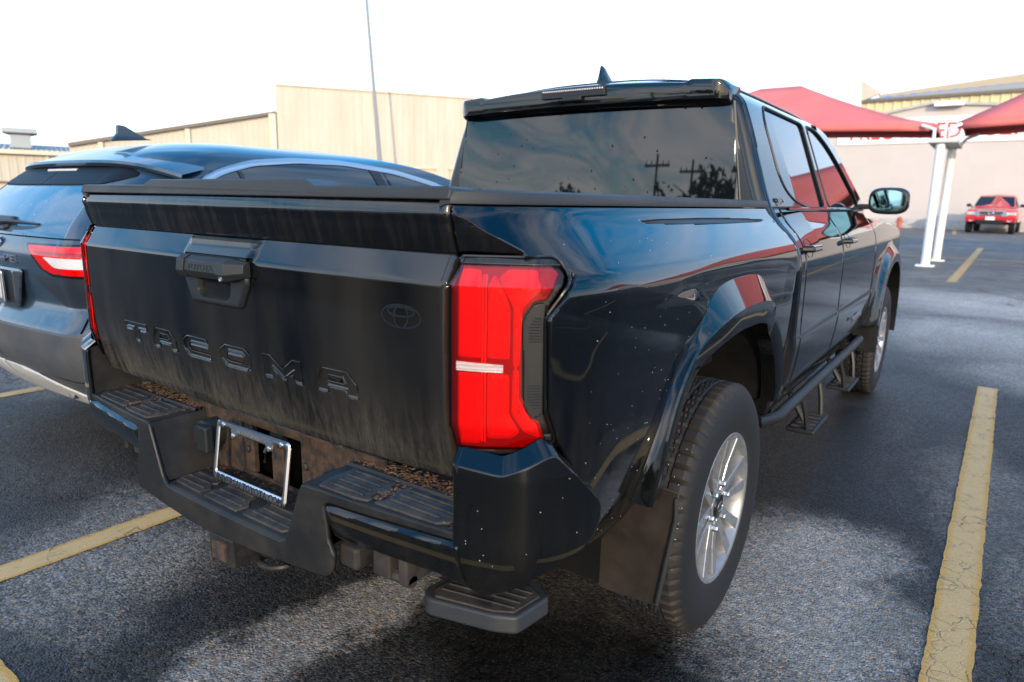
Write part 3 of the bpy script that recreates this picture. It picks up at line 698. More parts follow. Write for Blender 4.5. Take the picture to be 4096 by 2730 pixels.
for i, (x, y, h, r, lab) in enumerate([(-22,-34,6,4.5,'low dark tree behind the photographer, far left of the street'), (-9.5,-44,8.2,6,'broad tree behind the photographer, left of the utility pole'), (-4,-47,7.4,5,'bushy tree behind the photographer beside the street pole'),
                           (5,-38,5.5,3.6,'round tree behind the photographer near the power lines'), (14,-46,8,5.2,'tall tree behind the photographer, right of the power lines'), (27,-40,7,5,'dark tree behind the photographer, far right')]):
    tree(x, y, h, r, lab, 10+i, 1300)
WOOD = material('weathered_pole_wood', (.05,.04,.032), .85)
for k, (x, y, h) in enumerate(((-17.2,-46,9.8), (-13.6,-48,9.6))):
    root = empty('utility_pole', ('taller' if k == 0 else 'shorter')+' wooden utility pole behind the photographer, seen mirrored in the rear window', 'utility pole', (x,y,0), group='utility poles on the street')
    kid(MB().tube([(x,y,0),(x,y,h)], [.17,.12], 10).obj('shaft', WOOD), root)
    kid(MB().box((x-1.5,y-.06,h-1.0),(x+1.5,y+.06,h-.8)).obj('crossarm', WOOD, None, False), root)
    for q in (-1.35,-.7,.7,1.35): kid(MB().lathe([(0,.06),(.12,.09),(.2,.05),(.28,.06),(.3,0)], 8, 'z', (x+q,y,h-.8)).obj('insulator', GREYST), root)
    if k: kid(MB().lathe([(0,0),(0,.28),(.9,.28),(.95,0)], 12, 'z', (x+.42,y,h-2.6)).obj('transformer', GALV), root)
st_b = empty('street_building', 'long low beige shop building across the street behind the photographer', 'building', (-41,-50,0))
kid(MB().box((-56,-58,-.2),(-26,-50,4.2)).obj('wall', WALL_TAN, None, False), st_b)
kid(MB().box((-56.3,-58.3,4.2),(-25.7,-49.6,4.6)).obj('roof_edge', FASCIA, None, False), st_b)
for k in range(7): kid(MB().box((-54+4*k,-49.99,.5),(-51.6+4*k,-49.93,2.9)).obj('window', GLASS_SIDE, None, False), st_b)
sb = empty('showroom_building', 'low grey building far behind the photographer on the right', 'building', (24,-56,0))
kid(MB().box((10,-64,-.2),(40,-56,3.8)).obj('wall', conc, None, False), sb); kid(MB().box((9.7,-64.3,3.8),(40.3,-55.7,4.1)).obj('roof_edge', FASCIA, None, False), sb)

# ================================================================== BLACK PICKUP: surface functions
LAMPC = np.array([(.714,.147),(.728,.1455),(.752,.1535),(.778,.1645),(.802,.178),(.83,.194),(.858,.212),(.883,.235),(.904,.263),(.921,.300),(.933,.35),(.94,.42),(.942,.60)])
_t = np.linspace(0, len(LAMPC)-1, 400); _i = np.arange(len(LAMPC))
LCX = interp(_t, list(zip(_i, LAMPC[:,0]))); LCY = interp(_t, list(zip(_i, LAMPC[:,1])))
LCS = np.concatenate([[0], np.cumsum(np.hypot(np.diff(LCX), np.diff(LCY)))])
_dx = np.gradient(LCX, LCS); _dy = np.gradient(LCY, LCS)
def lampF(s, z, off=0.0):
    x = np.interp(s, LCS, LCX); y = np.interp(s, LCS, LCY); tx = np.interp(s, LCS, _dx); ty = np.interp(s, LCS, _dy)
    L = np.hypot(tx, ty); nx, ny = ty/L, -tx/L
    d = off - np.maximum(z-1.145, 0)*.62 - np.maximum(.885-z, 0)*.25
    return st3(x+nx*d, y+ny*d, z+0*s)
BEDP = [(.48,.80),(.56,.862),(.62,.890),(.70,.908),(.80,.921),(.9,.927),(1.0,.931),(1.08,.934),(1.125,.931),(1.155,.919),(1.185,.893),(1.22,.858),(1.25,.828),(1.275,.808),(1.30,.795)]
WY, WZ = 1.19, .38           # wheel centre
def rho_(y, z, cy=None, p=2.6, a=.53, b=.572):
    cy = WY-.01 if cy is None else cy
    return (np.abs((y-cy)/a)**p+np.abs((z-WZ)/b)**p)**(1/p)
HAUNCH = [(.56,1.075),(.63,1.10),(.722,1.125),(.85,1.136),(1.04,1.142),(1.3,1.138),(1.54,1.125),(1.85,1.10),(1.85,.95),(1.0,.99),(.80,1.062)]
def bedX(y, z, flare=False):
    x = interp(z, BEDP)-3.4*np.maximum(.46-y, 0)**3
    zl = 1.09-.21*(y-.3); t = z-zl
    g_ = np.where(t > 0, np.maximum(0, 1-t/.08), np.maximum(0, 1+t/.22))*sm(y, .2, .3)*(1-sm(y, .72, .95))
    x = x-.011*g_
    rh = rho_(y, z); lip = .972-.02*sm(z, .75, .5)-.10*np.maximum(z-.99, 0)
    kk = .42+1.5*(1-sm(z, .80, 1.0)); fl = lip-np.maximum(rh-1.105, 0)*kk-.25*np.maximum(1.03-rh, 0)
    hd = poly_sd(HAUNCH, y, z); x = x-.007*np.clip(hd/.035, 0, 1)*np.clip((1.9-y)/.2, 0, 1)
    return np.maximum(x, fl) if flare else x
def cpY(x, z): return gateY(np.full_like(x, .71), z)+.42*np.maximum(x-.722, 0)+.022*sm(x, .716, .756)*sm(z, 1.245, 1.287)
def bedF(y, z, off=0.0): return st3(bedX(y, z)+off, y, z)
def gateY(x, z):
    crown = .139+.010*(x/.72)**2
    prof = interp(z, [(.745,.042),(.765,.032),(.80,.023),(.85,.012),(.89,.005),(.95,.001),(1.06,-.001),(1.12,0),(1.144,0)])
    up = np.interp(z, [1.144,1.150,1.192,1.197,1.203,1.236,1.252,1.264,1.270,1.290,1.296], [0,.003,.028,.031,.029,.018,.0155,.0105,.0105,.0150,.020])
    ax = np.abs(x); k = 1-sm(ax, .122, .154)
    brow = np.interp(z, [1.144,1.150,1.156,1.172,1.175,1.188,1.194,1.197], [.004,.003,-.006,.009,.011,.013,.028,.031])
    up = np.where(z < 1.197, up*(1-k)+brow*k, up)
    return crown+np.where(z > 1.144, up, prof+.004*k*sm(z, 1.09, 1.144))
def gateF(x, z, off=0.0): return st3(x, gateY(x, z)+off, z)
# cab side
CABP = [(.47,.84),(.52,.875),(.60,.912),(.70,.930),(.79,.938),(.808,.934),(.90,.934),(1.0,.934),(1.08,.930),(1.14,.918),(1.19,.893),(1.23,.863),(1.265,.842),(1.285,.833)]
def cabX(y, z):
    lo = interp(z, CABP); hi = .833-(z-1.285)*.415-np.maximum(z-1.665, 0)**2*9
    x = np.where(z > 1.285, hi, lo)
    nar = np.where(z > 1.1, (.035*np.maximum(2.25-y, 0)/.45)*sm(z, 1.1, 1.285)*(1-.9*sm(z, 1.3, 1.66)), 0)     # cab tapers slightly to the rear
    fr = .00*y
    rh = rho_(y, z, 4.54, 2.5, .50, .555); f2 = .975-np.maximum(rh-1.10, 0)*.40
    front = np.maximum(y-3.75, 0); x = x-.010*front**2
    return np.maximum(x-nar, np.where((y > 3.6) & (z < 1.13), f2, 0))
def cabF(y, z, off=0.0): return st3(cabX(y, z)+off, y, z)
def bump0(x): return .093+.075*x*x
# bumper wing plan curve (s from inner rear edge round the corner)
WINGC = np.array([(.742,.130),(.79,.142),(.83,.154),(.862,.168),(.878,.180),(.905,.222),(.93,.285),(.948,.36),(.958,.43),(.960,.52)])
WCS = np.concatenate([[0], np.cumsum(np.hypot(np.diff(WINGC[:,0]), np.diff(WINGC[:,1])))])
_wx = list(zip(WCS, WINGC[:,0])); _wy = list(zip(WCS, WINGC[:,1]))
def wingF(s, z, off=0.0):
    x = interp(s, _wx); y = interp(s, _wy)
    n = np.array([[0,-1]]); a = np.clip((s-.06)/.16, 0, 1); nx = np.sin(.3+a*1.1); ny = -np.cos(.3+a*1.1)
    d = off-np.maximum(.67-z, 0)**2*2.6-np.maximum(z-.80, 0)*.12
    return st3(x+nx*d, y+ny*d, z+0*s)

TR = empty('pickup_truck', 'black four door pickup truck seen from its rear right corner, filling the photo', 'pickup truck')
def seg(*a):
    """breakpoints joined by linspace: seg((0,5),(1,3),(2,))"""
    o = []
    for i in range(len(a)-1): o += list(np.linspace(a[i][0], a[i+1][0], a[i][1], endpoint=False))
    return np.array(o+[a[-1][0]])
# ---------------------------------------------------------------- tailgate
XG = seg((-.706,40),(-.2,100),(.2,40),(.706,))
ZG = seg((.748,3),(.765,3),(.80,14),(1.02,16),(1.144,2),(1.150,2),(1.156,4),(1.172,1),(1.175,3),(1.188,2),(1.194,1),(1.197,))
# embossed name
def A(x0, x1, hz=(.913,.925)):
    w_ = x1-x0; z0, z1 = .890, .938
    o_ = [(x0,z0),(x0,.913),(x0+.020,z1),(x1-.030,z1),(x1-.004,.917),(x1,z0),(x1-.031,z0),(x1-.033,.9035),(x0+.033,.9035),(x0+.031,z0)]
    return o_, [(x0+.033,.9135),(x0+.040,.9265),(x1-.046,.9265),(x1-.038,.9135)]
def scale_pts(P, c=(0,.914)): return [(c[0]+(x-c[0]), z) for x, z in P]
LET = {'T': ([(-.497,.938),(-.497,.924),(-.452,.924),(-.449,.890),(-.421,.890),(-.424,.924),(-.376,.924),(-.376,.938)], None),
       'A': A(-.342,-.222),
       'C': ([(-.183,.926),(-.163,.938),(-.078,.938),(-.064,.925),(-.066,.920),(-.078,.925),(-.148,.925),(-.156,.918),(-.156,.909),(-.148,.903),(-.066,.903),(-.060,.900),(-.062,.893),(-.070,.890),(-.160,.890),(-.183,.904)], None),
       'O': ([(-.014,.904),(-.014,.925),(.008,.938),(.086,.938),(.108,.925),(.108,.903),(.088,.890),(.010,.890)], [(.012,.906),(.012,.920),(.020,.926),(.074,.926),(.082,.920),(.082,.908),(.074,.902),(.020,.902)]),
       'M': ([(.160,.890),(.160,.938),(.186,.938),(.228,.913),(.268,.938),(.294,.938),(.296,.890),(.268,.890),(.267,.915),(.229,.893),(.191,.914),(.190,.890)], None),
       'A2': A(.347,.472)}
LCUT = []; LETS = []; HOLES = []
for k_, (po, hole) in LET.items():
    up_ = lambda P: [(x, .912+(z-.914)*1.10) for x, z in P]
    po2 = up_(po); hole2 = up_(hole) if hole else None
    sd_ = (lambda x, z, a=po2, h=hole2: np.minimum(poly_sd(a, x, z), -poly_sd(h, x, z)) if h else poly_sd(a, x, z))
    LCUT.append(lambda x, z, f=sd_: -f(x, z)); LETS.append((po2, sd_)); HOLES.append(hole2)
tgate = surf('tailgate', XG, ZG, gateF, [lambda x, z: z-(.750+.012*(np.abs(x)/.7)**2), lambda x, z: poly_sd(round_poly([(-.706,.748),(.706,.748),(.706,1.3),(-.706,1.3)], [.05,.05,.001,.001]), x, z)]+LCUT, GATE, TR, (0,-1,0), .03, angle=28)
def rolled(P_, par):  # thin tube added along letter outlines so they catch a bright line
    Q = [(x, float(gateY(np.array([x]), np.array([z]))[0])-.0002, z) for x, z in P_+[P_[0]]]
    MB().tube(Q, .0015, 6, False).obj('letter_glint_tube', GATE, par)
for po2, f in LETS:
    rolled(po2, tgate)
    xs_ = [p[0] for p in po2]
    surf('sunk_letter', np.arange(min(xs_)-.001, max(xs_)+.002, .0015), np.arange(.878, .945, .0015), lambda x, z, f=f: st3(x, gateY(x, z)+.0026*np.clip(f(x, z)/.0045, 0, 1), z), [f], GATE, tgate, (0,-1,0), angle=50)
for h_ in HOLES:
    if h_: rolled(h_, tgate)
ZB = seg((1.1972,2),(1.203,8),(1.252,3),(1.264,3),(1.270,4),(1.292,))
surf('spoiler_band', seg((-.706,60),(.706,)), ZB, gateF, [], BAND, tgate, (0,-1,0), .02, angle=28)
# top cap with the raised centre
capP = [(-.712,1.2935),(.712,1.2935),(.712,1.313),(.700,1.317),(.345,1.317),(.312,1.331),(-.312,1.331),(-.345,1.317),(-.700,1.317),(-.712,1.313)]
mb_ = MB().prism(capP, lambda x, z: (x, .143+.010*(x/.72)**2+(z-1.2935)*.35, z), lambda x, z: (x, .235, z-.002)); bevel(mb_.obj('gate_cap', PLASTIC_CAP, tgate, angle=30), .004, 3)
MB().box((-.70,.168,1.284),(.70,.24,1.298)).obj('gate_cap_gap', DARK, tgate, False)
# faint oval emblem outline
for cx_, cz_, a_, b_ in ((.600,1.075,.052,.024),(.600,1.075,.020,.024),(.600,1.084,.036,.011)):
    P = [(cx_+a_*math.cos(t), cz_+b_*math.sin(t)) for t in np.linspace(0, 2*math.pi, 40, endpoint=False)]
    Q = [(cx_+(a_-.004)*math.cos(t), cz_+(b_-.004)*math.sin(t)) for t in np.linspace(0, 2*math.pi, 40, endpoint=False)]
    V = [(x, float(gateY(np.array([x]), np.array([z]))[0])-.0006, z) for x, z in P+Q]
    mesh_obj('emblem_ring', V, [(i,(i+1)%40,(i+1)%40+40,i+40) for i in range(40)], material('emblem_print', (.005,.007,.009), .3, 0, .8) if a_ > .05 else bpy.data.materials['emblem_print'], tgate)
# handle
hb = empty('x', 'x', 'x'); bpy.data.objects.remove(hb)
def hex_bar(x0, x1, p0, p1, name, mat, par, nose=.0):
    """faceted bar from x0 to x1, p = list of (y,z) section"""
    n = len(p0); V = [(x0, *p) for p in p0]+[(x1, *p) for p in p1]
    m_ = MB().add(V, [tuple(range(n)), tuple(range(2*n-1, n-1, -1))]+[(i, i+n, (i+1)%n+n, (i+1)%n) for i in range(n)]); return m_
hy_, hz_ = .108, 1.128
sec = [(hy_+.030,1.152),(hy_+.006,1.153),(hy_-.010,1.143),(hy_-.014,1.118),(hy_-.004,1.103),(hy_+.030,1.100)]
small = [(hy_+.030,1.146),(hy_+.022,1.146),(hy_+.012,1.140),(hy_+.010,1.122),(hy_+.018,1.112),(hy_+.030,1.110)]
hnd = bevel(hex_bar(-.066, .066, sec, sec, 'handle', PLASTIC_HANDLE, None).obj('tailgate_handle', PLASTIC_HANDLE, TR, angle=25), .0015)
for s in (-1, 1):
    big = [(y-.003, z+(.001 if z > 1.13 else -.002)) for y, z in sec]
    m_ = hex_bar(s*.0685, s*.098, big, big, '', None, None); n = 6
    V = [(s*.098, *p) for p in big]+[(s*.136, *p) for p in small]
    m_.add(V, [tuple(range(n)), tuple(range(2*n-1, n-1, -1))]+[(i, i+n, (i+1)%n+n, (i+1)%n) for i in range(n)])
    bevel(m_.obj('handle_end', PLASTIC_HANDLE, hnd, angle=25), .0012)
text_obj('TOYOTA', .021, material('handle_lettering', (.008,.010,.012), .6), hnd, (0,.0942,1.1215), (R(90-9),0,0), .0008, 'lettering', .108)
hp = round_poly([(-.122,1.155),(.122,1.155),(.135,1.10),(.101,1.034),(-.101,1.034),(-.135,1.10)], .010)
sc_p = round_poly([(-.068,1.112),(.068,1.112),(.068,1.066),(.056,1.053),(-.056,1.053),(-.068,1.066)], .006)
d_out = lambda x, z: poly_sd(hp, x, z)
def hsF(x, z):
    d = poly_sd(sc_p, x, z); e = np.minimum(d_out(x, z), -d); return st3(x, .127+.010*(1-np.clip(d_out(x, z)/.006, 0, 1))+.020*sm(d, -.001, .004), z)
surf('handle_housing', np.arange(-.166, .167, .003), np.arange(1.03, 1.158, .003), hsF, [inside(hp)], PLASTIC_HANDLE, hnd, (0,-1,0), .01, angle=30)
surf('handle_scoop', np.arange(-.08, .081, .004), np.arange(1.056, 1.110, .004), lambda x, z: st3(x, .1465+0*x, z), [inside([(-.064,1.11),(.064,1.11),(.064,1.068),(.053,1.057),(-.053,1.057),(-.064,1.068)])], material('dusty_scoop', rough=.6, build=plastic_nodes((.05,.045,.035), .7)), hnd, (0,-1,0))
MB().lathe([(0,.0),(0,.007),(-.004,.007),(-.005,.005),(-.004,0)], 20, 'y', (.083,.0985,1.108)).obj('key_barrel', CHROME_D, hnd)

# ---------------------------------------------------------------- bed sides, lamps, bumper wings (both sides)
SK = [(.140,1.300),(.150,1.284),(.180,1.2015),(.268,1.196),(.289,1.166),(.275,1.148),(.227,1.101),(.221,1.090),(.230,.919),(.253,.856),(.304,.780),(.37,.68),(.42,.60),(.450,.550),(.521,.524),(.565,.54),(.62,.575),(.68,.60),(1.70,.505),(1.822,.50),(1.822,1.300)]
def S21(P): return [(s+.021, z) for s, z in P]
L_OUT = [(.002,.867),(.002,1.144),(.010,1.195),(.143,1.196),(.200,1.198),(.217,1.190),(.232,1.165),(.221,1.148),(.186,1.101),(.181,1.089),(.186,.918),(.206,.866),(.203,.854),(.152,.834),(.016,.831)]
L_RED = [(.004,.868),(.004,1.144),(.014,1.180),(.195,1.182),(.213,1.169),(.184,1.125),(.160,1.121),(.138,1.092),(.140,.945),(.163,.904),(.176,.899),(.190,.862),(.152,.844),(.018,.838)]
L_TRIM = [(.160,1.116),(.184,1.119),(.179,1.089),(.183,.917),(.164,.904),(.147,.925),(.141,1.088)]
SLOT = [(.66,1.2525),(.80,1.2565),(1.1,1.257),(1.45,1.2525),(1.66,1.247),(1.72,1.2445),(1.60,1.240),(1.30,1.2395),(.95,1.2425),(.76,1.2475)]
for sg in (1, -1):
    side = surf('bed_side', seg((.14,76),(.5,130),(1.822,)), seg((.50,80),(1.05,60),(1.285,)), bedF, [inside(SK), lambda y, z: rho_(y, z)-1.03, outside(SLOT), lambda y, z: np.where(z > 1.199, y-cpY(bedX(y, z), z), 1.)], PAINT, TR, (1,0,0), .025, sg, 32)
    # lip inside the arch
    th = np.linspace(-.05, math.pi+.05, 60); V = []; F = []
    pts = []
    for t in th:
        cy, cz = math.cos(t), math.sin(t); k = (abs(cy/.53)**2.6+abs(cz/.572)**2.6)**(-1/2.6); k *= 1.035; pts.append((WY-.01+cy*k, WZ+cz*k))
    for y, z in pts:
        x = float(bedX(np.array([y]), np.array([z]))[0]); V += [(sg*x,y,z),(sg*(x-.05),y+(WY-y)*.004,z-.002),(sg*.42,y,z+.012)]
    F = [(3*i,3*i+3,3*i+4,3*i+1) for i in range(59)]+[(3*i+1,3*i+4,3*i+5,3*i+2) for i in range(59)]
    mesh_obj('wheel_well', V, F, material('wheel_well_liner', rough=.85, build=plastic_nodes((.004,.004,.004), .02)) if 'wheel_well_liner' not in bpy.data.materials else bpy.data.materials['wheel_well_liner'], side, True, 30)
    MB().box((sg*.40,.60,.3),(sg*.42,1.82,1.0)).obj('wheel_well_wall', DARK, side, False)
    # wheel arch flare: shelf, crest and lip swept round the opening
    th = np.linspace(R(13), R(158.5), 150); V = []; nq = 9
    for t in th:
        cy, cz = math.cos(t), math.sin(t); k0 = (abs(cy/.53)**2.6+abs(cz/.572)**2.6)**(-1/2.6)
        upw = float(sm(np.array([cz]), .82, .985)[0]); back = 1 if cy < 0 else 0
        ro = 1.125+.125*upw; rc = 1.105+.015*upw; end = float(sm(np.array([cz]), .20, .50)[0])
        for q, (rr, dx) in enumerate(((ro+.004, -.004), (ro, .001), ((ro*.7+rc*.3), None), (rc+.012, None), (rc, None), (rc-.012, None), (1.015, None), (1.0, None), (1.0, -9))):
            y, z = WY-.01+cy*k0*rr, WZ+cz*k0*rr
            xb = float(bedX(np.array([min(y, 1.81)]), np.array([max(z, .60)]))[0]) if q < 3 else 0
            lipx = (.945+.027*upw)*end+.925*(1-end)-.02*(z < .6)
            if q == 0: x = xb-.004
            elif q == 1: x = xb+.0012
            elif q == 2: x = xb*.7+lipx*.3
            elif q == 3: x = lipx-.004
            elif q == 4: x = lipx
            elif q == 5: x = lipx-.001
            elif q == 6: x = lipx-.006
            elif q == 7: x = lipx-.012
            else: x = lipx-.06; y += (WY-y)*.004
            V.append((sg*x, y, z))
    fo = mesh_obj('arch_flare', V, [(i*nq+j,(i+1)*nq+j,(i+1)*nq+j+1,i*nq+j+1) for i in range(len(th)-1) for j in range(nq-1)], GLOSS, side, True, 32)
    bm = bmesh.new(); bm.from_mesh(fo.data); bmesh.ops.recalc_face_normals(bm, faces=bm.faces); bm.to_mesh(fo.data); bm.free()
    if np.sum([f.normal.x for f in fo.data.polygons])*sg < 0: fo.data.flip_normals()
    # shoulder slot
    sl = SLOT = [(.66,1.2525),(.80,1.2565),(1.1,1.257),(1.45,1.2525),(1.66,1.247),(1.72,1.2445),(1.60,1.240),(1.30,1.2395),(.95,1.2425),(.76,1.2475)]
    surf('shoulder_slot', np.arange(.64, 1.75, .015), np.arange(1.236, 1.262, .001), lambda y, z: st3(bedX(y, z)-.005*np.clip(poly_sd(SLOT, y, z)/.003, 0, 1), y, z), [inside(sl)], RUBBER_SEAL, side, (1,0,0), 0, sg)
    # rear corner panel above the lamp
    def cpF(x, z, off=0.0): return st3(x, cpY(x, z)-off, z)
    surf('corner_panel', seg((.7145,40),(.90,)), seg((1.2025,14),(1.252,4),(1.264,4),(1.270,5),(1.288,)), cpF, [lambda x, z: bedX(cpF(x, z)[:,1], z)-x], BAND, side, (0,-1,0), .01, sg, 28)
    # thin tube added along the crease to catch a highlight
    E_ = []
    for z in np.linspace(1.205, 1.283, 14):
        xx = np.linspace(.716, .9, 600); zz = np.full_like(xx, z); g_ = bedX(cpF(xx, zz)[:,1], zz)-xx; k = np.argmax(g_ < 0); x = xx[k]
        E_.append((sg*(x-.0005), float(cpF(np.array([x]), np.array([z]))[0,1])+.0008, z))
    MB().tube(E_, .0022, 8).obj('crease_glint_tube', PAINT, side)
    # rail cap
    V = []; F = []; Y = seg((.158,6),(.19,6),(.30,10),(.60,8),(1.845,)); n = len(Y)
    for y in Y:
        e = float(bedX(np.array([max(y,.158)]), np.array([1.285]))[0]); r_ = .005 if y < .162 else 0
        for x, z in ((e-.010,1.2855),(e+.002,1.287),(e+.003,1.296),(e-.002,1.308-r_),(e-.010,1.312-r_),(max(e-.085,.69),1.313-r_),(max(e-.090,.685),1.28)): V.append((sg*x, y, z))
    F = [(i*7+j,(i+1)*7+j,(i+1)*7+j+1,i*7+j+1) for i in range(n-1) for j in range(6)]+[tuple(range(7))]
    o = mesh_obj('bed_rail_cap', V, F, PLASTIC_CAP, TR, True, 30)
    if sg > 0: o.data.flip_normals()
    # inner bed wall
    MB().box((sg*.66,.24,.72),(sg*.70,1.84,1.288)).obj('bed_inner_wall', PLASTIC, side, False)
    # ------------- lamp
    lamp = surf('tail_lamp', seg((.002,40),(.24,)), seg((.830,40),(1.145,10),(1.20,)), lambda s, z: lampF(s, z, -.022), [inside(L_OUT)], RUBBER_SEAL, TR, (.5,-1,0), .003, sg, 50)
    surf('lamp_body', seg((.003,60),(.27,)), seg((.84,70),(1.145,12),(1.19,)), lambda s, z: lampF(s, z, -.0155), [inside(L_RED)], LAMP_DEEP, lamp, (.5,-1,0), 0, sg, 50)
    def cell(P, off=-.010, mat_=LAMP_IN, name='lamp_reflector', d=.008):
        P = round_poly(P, .006)
        surf(name, np.arange(.003, .245, .003), np.arange(.840, 1.19, .004), lambda s, z: lampF(s, z, off-.003+np.clip(poly_sd(P, s, z)/.006, 0, 1)*.003), [inside(P)], mat_, lamp, (.5,-1,0), 0, sg, 60)
    cell([(.019,1.014),(.019,1.145),(.023,1.174),(.060,1.172),(.066,1.145),(.066,1.014)])
    cell([(.078,1.014),(.078,1.146),(.088,1.166),(.108,1.135),(.118,1.105),(.118,1.014)])
    cell([(.019,.986),(.019,.870),(.023,.845),(.062,.848),(.066,.860),(.066,.986)])
    cell([(.078,.986),(.078,.860),(.124,.862),(.140,.876),(.118,.912),(.118,.986)])
    cell([(.124,1.0),(.124,1.108),(.096,1.160),(.112,1.174),(.168,1.174),(.182,1.145),(.160,1.128),(.140,1.108),(.136,1.0)])
    cell([(.176,1.132),(.166,1.162),(.176,1.174),(.198,1.176),(.208,1.166),(.186,1.130)], -.008, LAMP_DEEP)
    cell([(.124,.995),(.124,.912),(.148,.876),(.182,.864),(.172,.894),(.158,.904),(.137,.940),(.136,.995)])
    for s_ in (.069,.0745):
        MB().tube([(np.array(lampF(np.array([s_]), np.array([z]), -.006)[0])*np.array([sg,1,1])) for z in np.linspace(.856, 1.165, 30)], .0016, 6).obj('light_guide', LAMP_RIB, lamp)
    MB().tube([(np.array(lampF(np.array([.130]), np.array([z]), -.006)[0])*np.array([sg,1,1])) for z in np.linspace(.93, 1.11, 20)], .0018, 6).obj('light_guide', LAMP_RIB, lamp)
    wb = [(.020,.991),(.020,1.009),(.108,1.006),(.108,.990)]
    surf('reversing_lamp', np.arange(.016, .112, .002), np.arange(.985, 1.014, .002), lambda s, z: lampF(s, z, -.003+.001*np.sin(z*2200)), [inside(wb)], LAMP_WHITE, lamp, (.5,-1,0), 0, sg, 60)
    surf('lamp_lens', seg((.003,60),(.27,)), seg((.838,60),(1.143,2),(1.147,10),(1.19,)), lambda s, z: lampF(s, z, 0), [inside(L_RED), outside(wb)], LENS_RED, lamp, (.5,-1,0), 0, sg, 22)
    surf('reversing_lens', np.arange(.018, .112, .004), np.arange(.986, 1.013, .003), lambda s, z: lampF(s, z, .0), [inside(wb)], LENS_CLEAR, lamp, (.5,-1,0), 0, sg, 60)
    if sg > 0: surf('lamp_edge_shade', np.arange(.004, .0225, .002), seg((.846,50),(1.18,)), lambda s, z: lampF(s, z, -.0065), [inside(L_RED)], MAROON, lamp, (.5,-1,0), 0, sg)  # right lamp only: grazing-view darkening of the border painted as a strip
    surf('lamp_side_trim', np.arange(.135, .190, .004), np.arange(.90, 1.124, .004), lambda s, z: lampF(s, z, -.004-.006*sm(np.abs(z-1.02), .05, .09)*0), [inside(round_poly(L_TRIM, .008))], PLASTIC, lamp, (.5,-1,0), .01, sg, 40)
    for k in range(9):
        for z0_ in (1.050+k*.0052, .928+k*.0052):
            a = .153+ (max(0, k-5)*.003 if z0_ > 1 else max(0, 3-k)*.003)
            MB().tube([(np.array(lampF(np.array([s]), np.array([z0_]), -.0035)[0])*np.array([sg,1,1])) for s in np.linspace(a, .175, 4)], .0013, 5).obj('trim_rib', PLASTIC, lamp)
    rim = [(np.array(lampF(np.array([p[0]]), np.array([p[1]]), .000)[0])*np.array([sg,1,1])) for p in round_poly(L_OUT[2:13], .012, 4)]
    MB().tube(rim, .0035, 8).obj('lamp_seal', GLOSS, lamp)
    surf('lamp_top_trim', seg((.003,30),(.230,)), seg((1.174,6),(1.1975,)), lambda s, z: lampF(s, z, -.001), [inside(L_OUT), lambda s, z: z-(1.182+.0*s)], GLOSS, lamp, (.5,-1,0), .004, sg)
    surf('lamp_bottom_trim', seg((.003,30),(.215,)), seg((.830,8),(.875,)), lambda s, z: lampF(s, z, -.004), [inside(L_OUT), outside(L_RED)], PLASTIC, lamp, (.5,-1,0), .004, sg)
    surf('bumper_filler', seg((.003,20),(.225,)), seg((.79,5),(.838,)), lambda s, z: lampF(s, z, -.026), [], PLASTIC, TR, (.5,-1,0), .01, sg)
    # ------------- bumper wing
    zt = lambda s: np.interp(s, [0,.117,.205,.229,.357,.38], [.832,.829,.850,.852,.707,.68])
    WO = [(0,.560),(.041,.524),(.10,.556),(.169,.603),(.270,.636),(.298,.660),(.316,.686),(.321,.708),(.312,.728),(.201,.846),(.180,.843),(.095,.811),(0,.819)]
    WO = round_poly(WO, .01)
    BW = [p for p in WO if p[1] <= .706 and p[0] < .3205]; BW = sorted([(0,.560)]+[p for p in BW if p[0] > .003], key=lambda p: p[0])
    TW = sorted([(0,.819)]+[p for p in WO if p[1] > .706 and p[0] > .003], key=lambda p: p[0])
    ztop_ = lambda q: np.interp(q, [p[0] for p in TW], [p[1] for p in TW]); zbot_ = lambda q: np.interp(q, [p[0] for p in BW], [p[1] for p in BW])
    wing = surf('bumper_wing', seg((0,24),(.0945,1),(.0965,60),(.3195,)), seg((0,44),(1,)), lambda s, v: wingF(s, zbot_(s)+(ztop_(s)-zbot_(s))*v), [], GLOSS, TR, (.6,-1,0), .012, sg, 30)
    ss = np.concatenate([np.linspace(0, .0945, 24), np.linspace(.0965, .3195, 60)]); top = [(float(q), float(ztop_(q))) for q in ss]
    V = []; n = len(top)
    for i, (s, z) in enumerate(top):
        wv = .014+.012*float(1-sm(np.array([s]), .19, .22)[0]); P = wingF(np.array([s]), np.array([z]), .0)[0]; Q = wingF(np.array([s]), np.array([z+.010+.014*float(1-sm(np.array([s]), .19, .22)[0])]), -wv)[0]; Q2 = wingF(np.array([s]), np.array([z-.02]), -wv-.02)[0]
        if s > .2: Q[1] += .006; Q[2] += .002
        V += [P*np.array([sg,1,1]), Q*np.array([sg,1,1]), Q2*np.array([sg,1,1])]
    o = mesh_obj('wing_top', V, [(3*i,3*i+3,3*i+4,3*i+1) for i in range(n-1)]+[(3*i+1,3*i+4,3*i+5,3*i+2) for i in range(n-1)], GLOSS, wing, True, 40)
    bm = bmesh.new(); bm.from_mesh(o.data); bmesh.ops.recalc_face_normals(bm, faces=bm.faces); bm.to_mesh(o.data); bm.free()
    m_ = MB().prism([(.135,.672),(.132,.816),(.165,.826),(.29,.826),(.29,.672)], lambda y, z: (sg*.743,y,z), lambda y, z: (sg*.751,y,z)); m_.obj('wing_inner_wall', STEPM, wing, False)
    # ------------- mud flap
    MP = [(.690,.42),(.735,.262),(.741,.255),(.902,.262),(.912,.272),(.952,.53),(.952,.60),(.70,.62)]
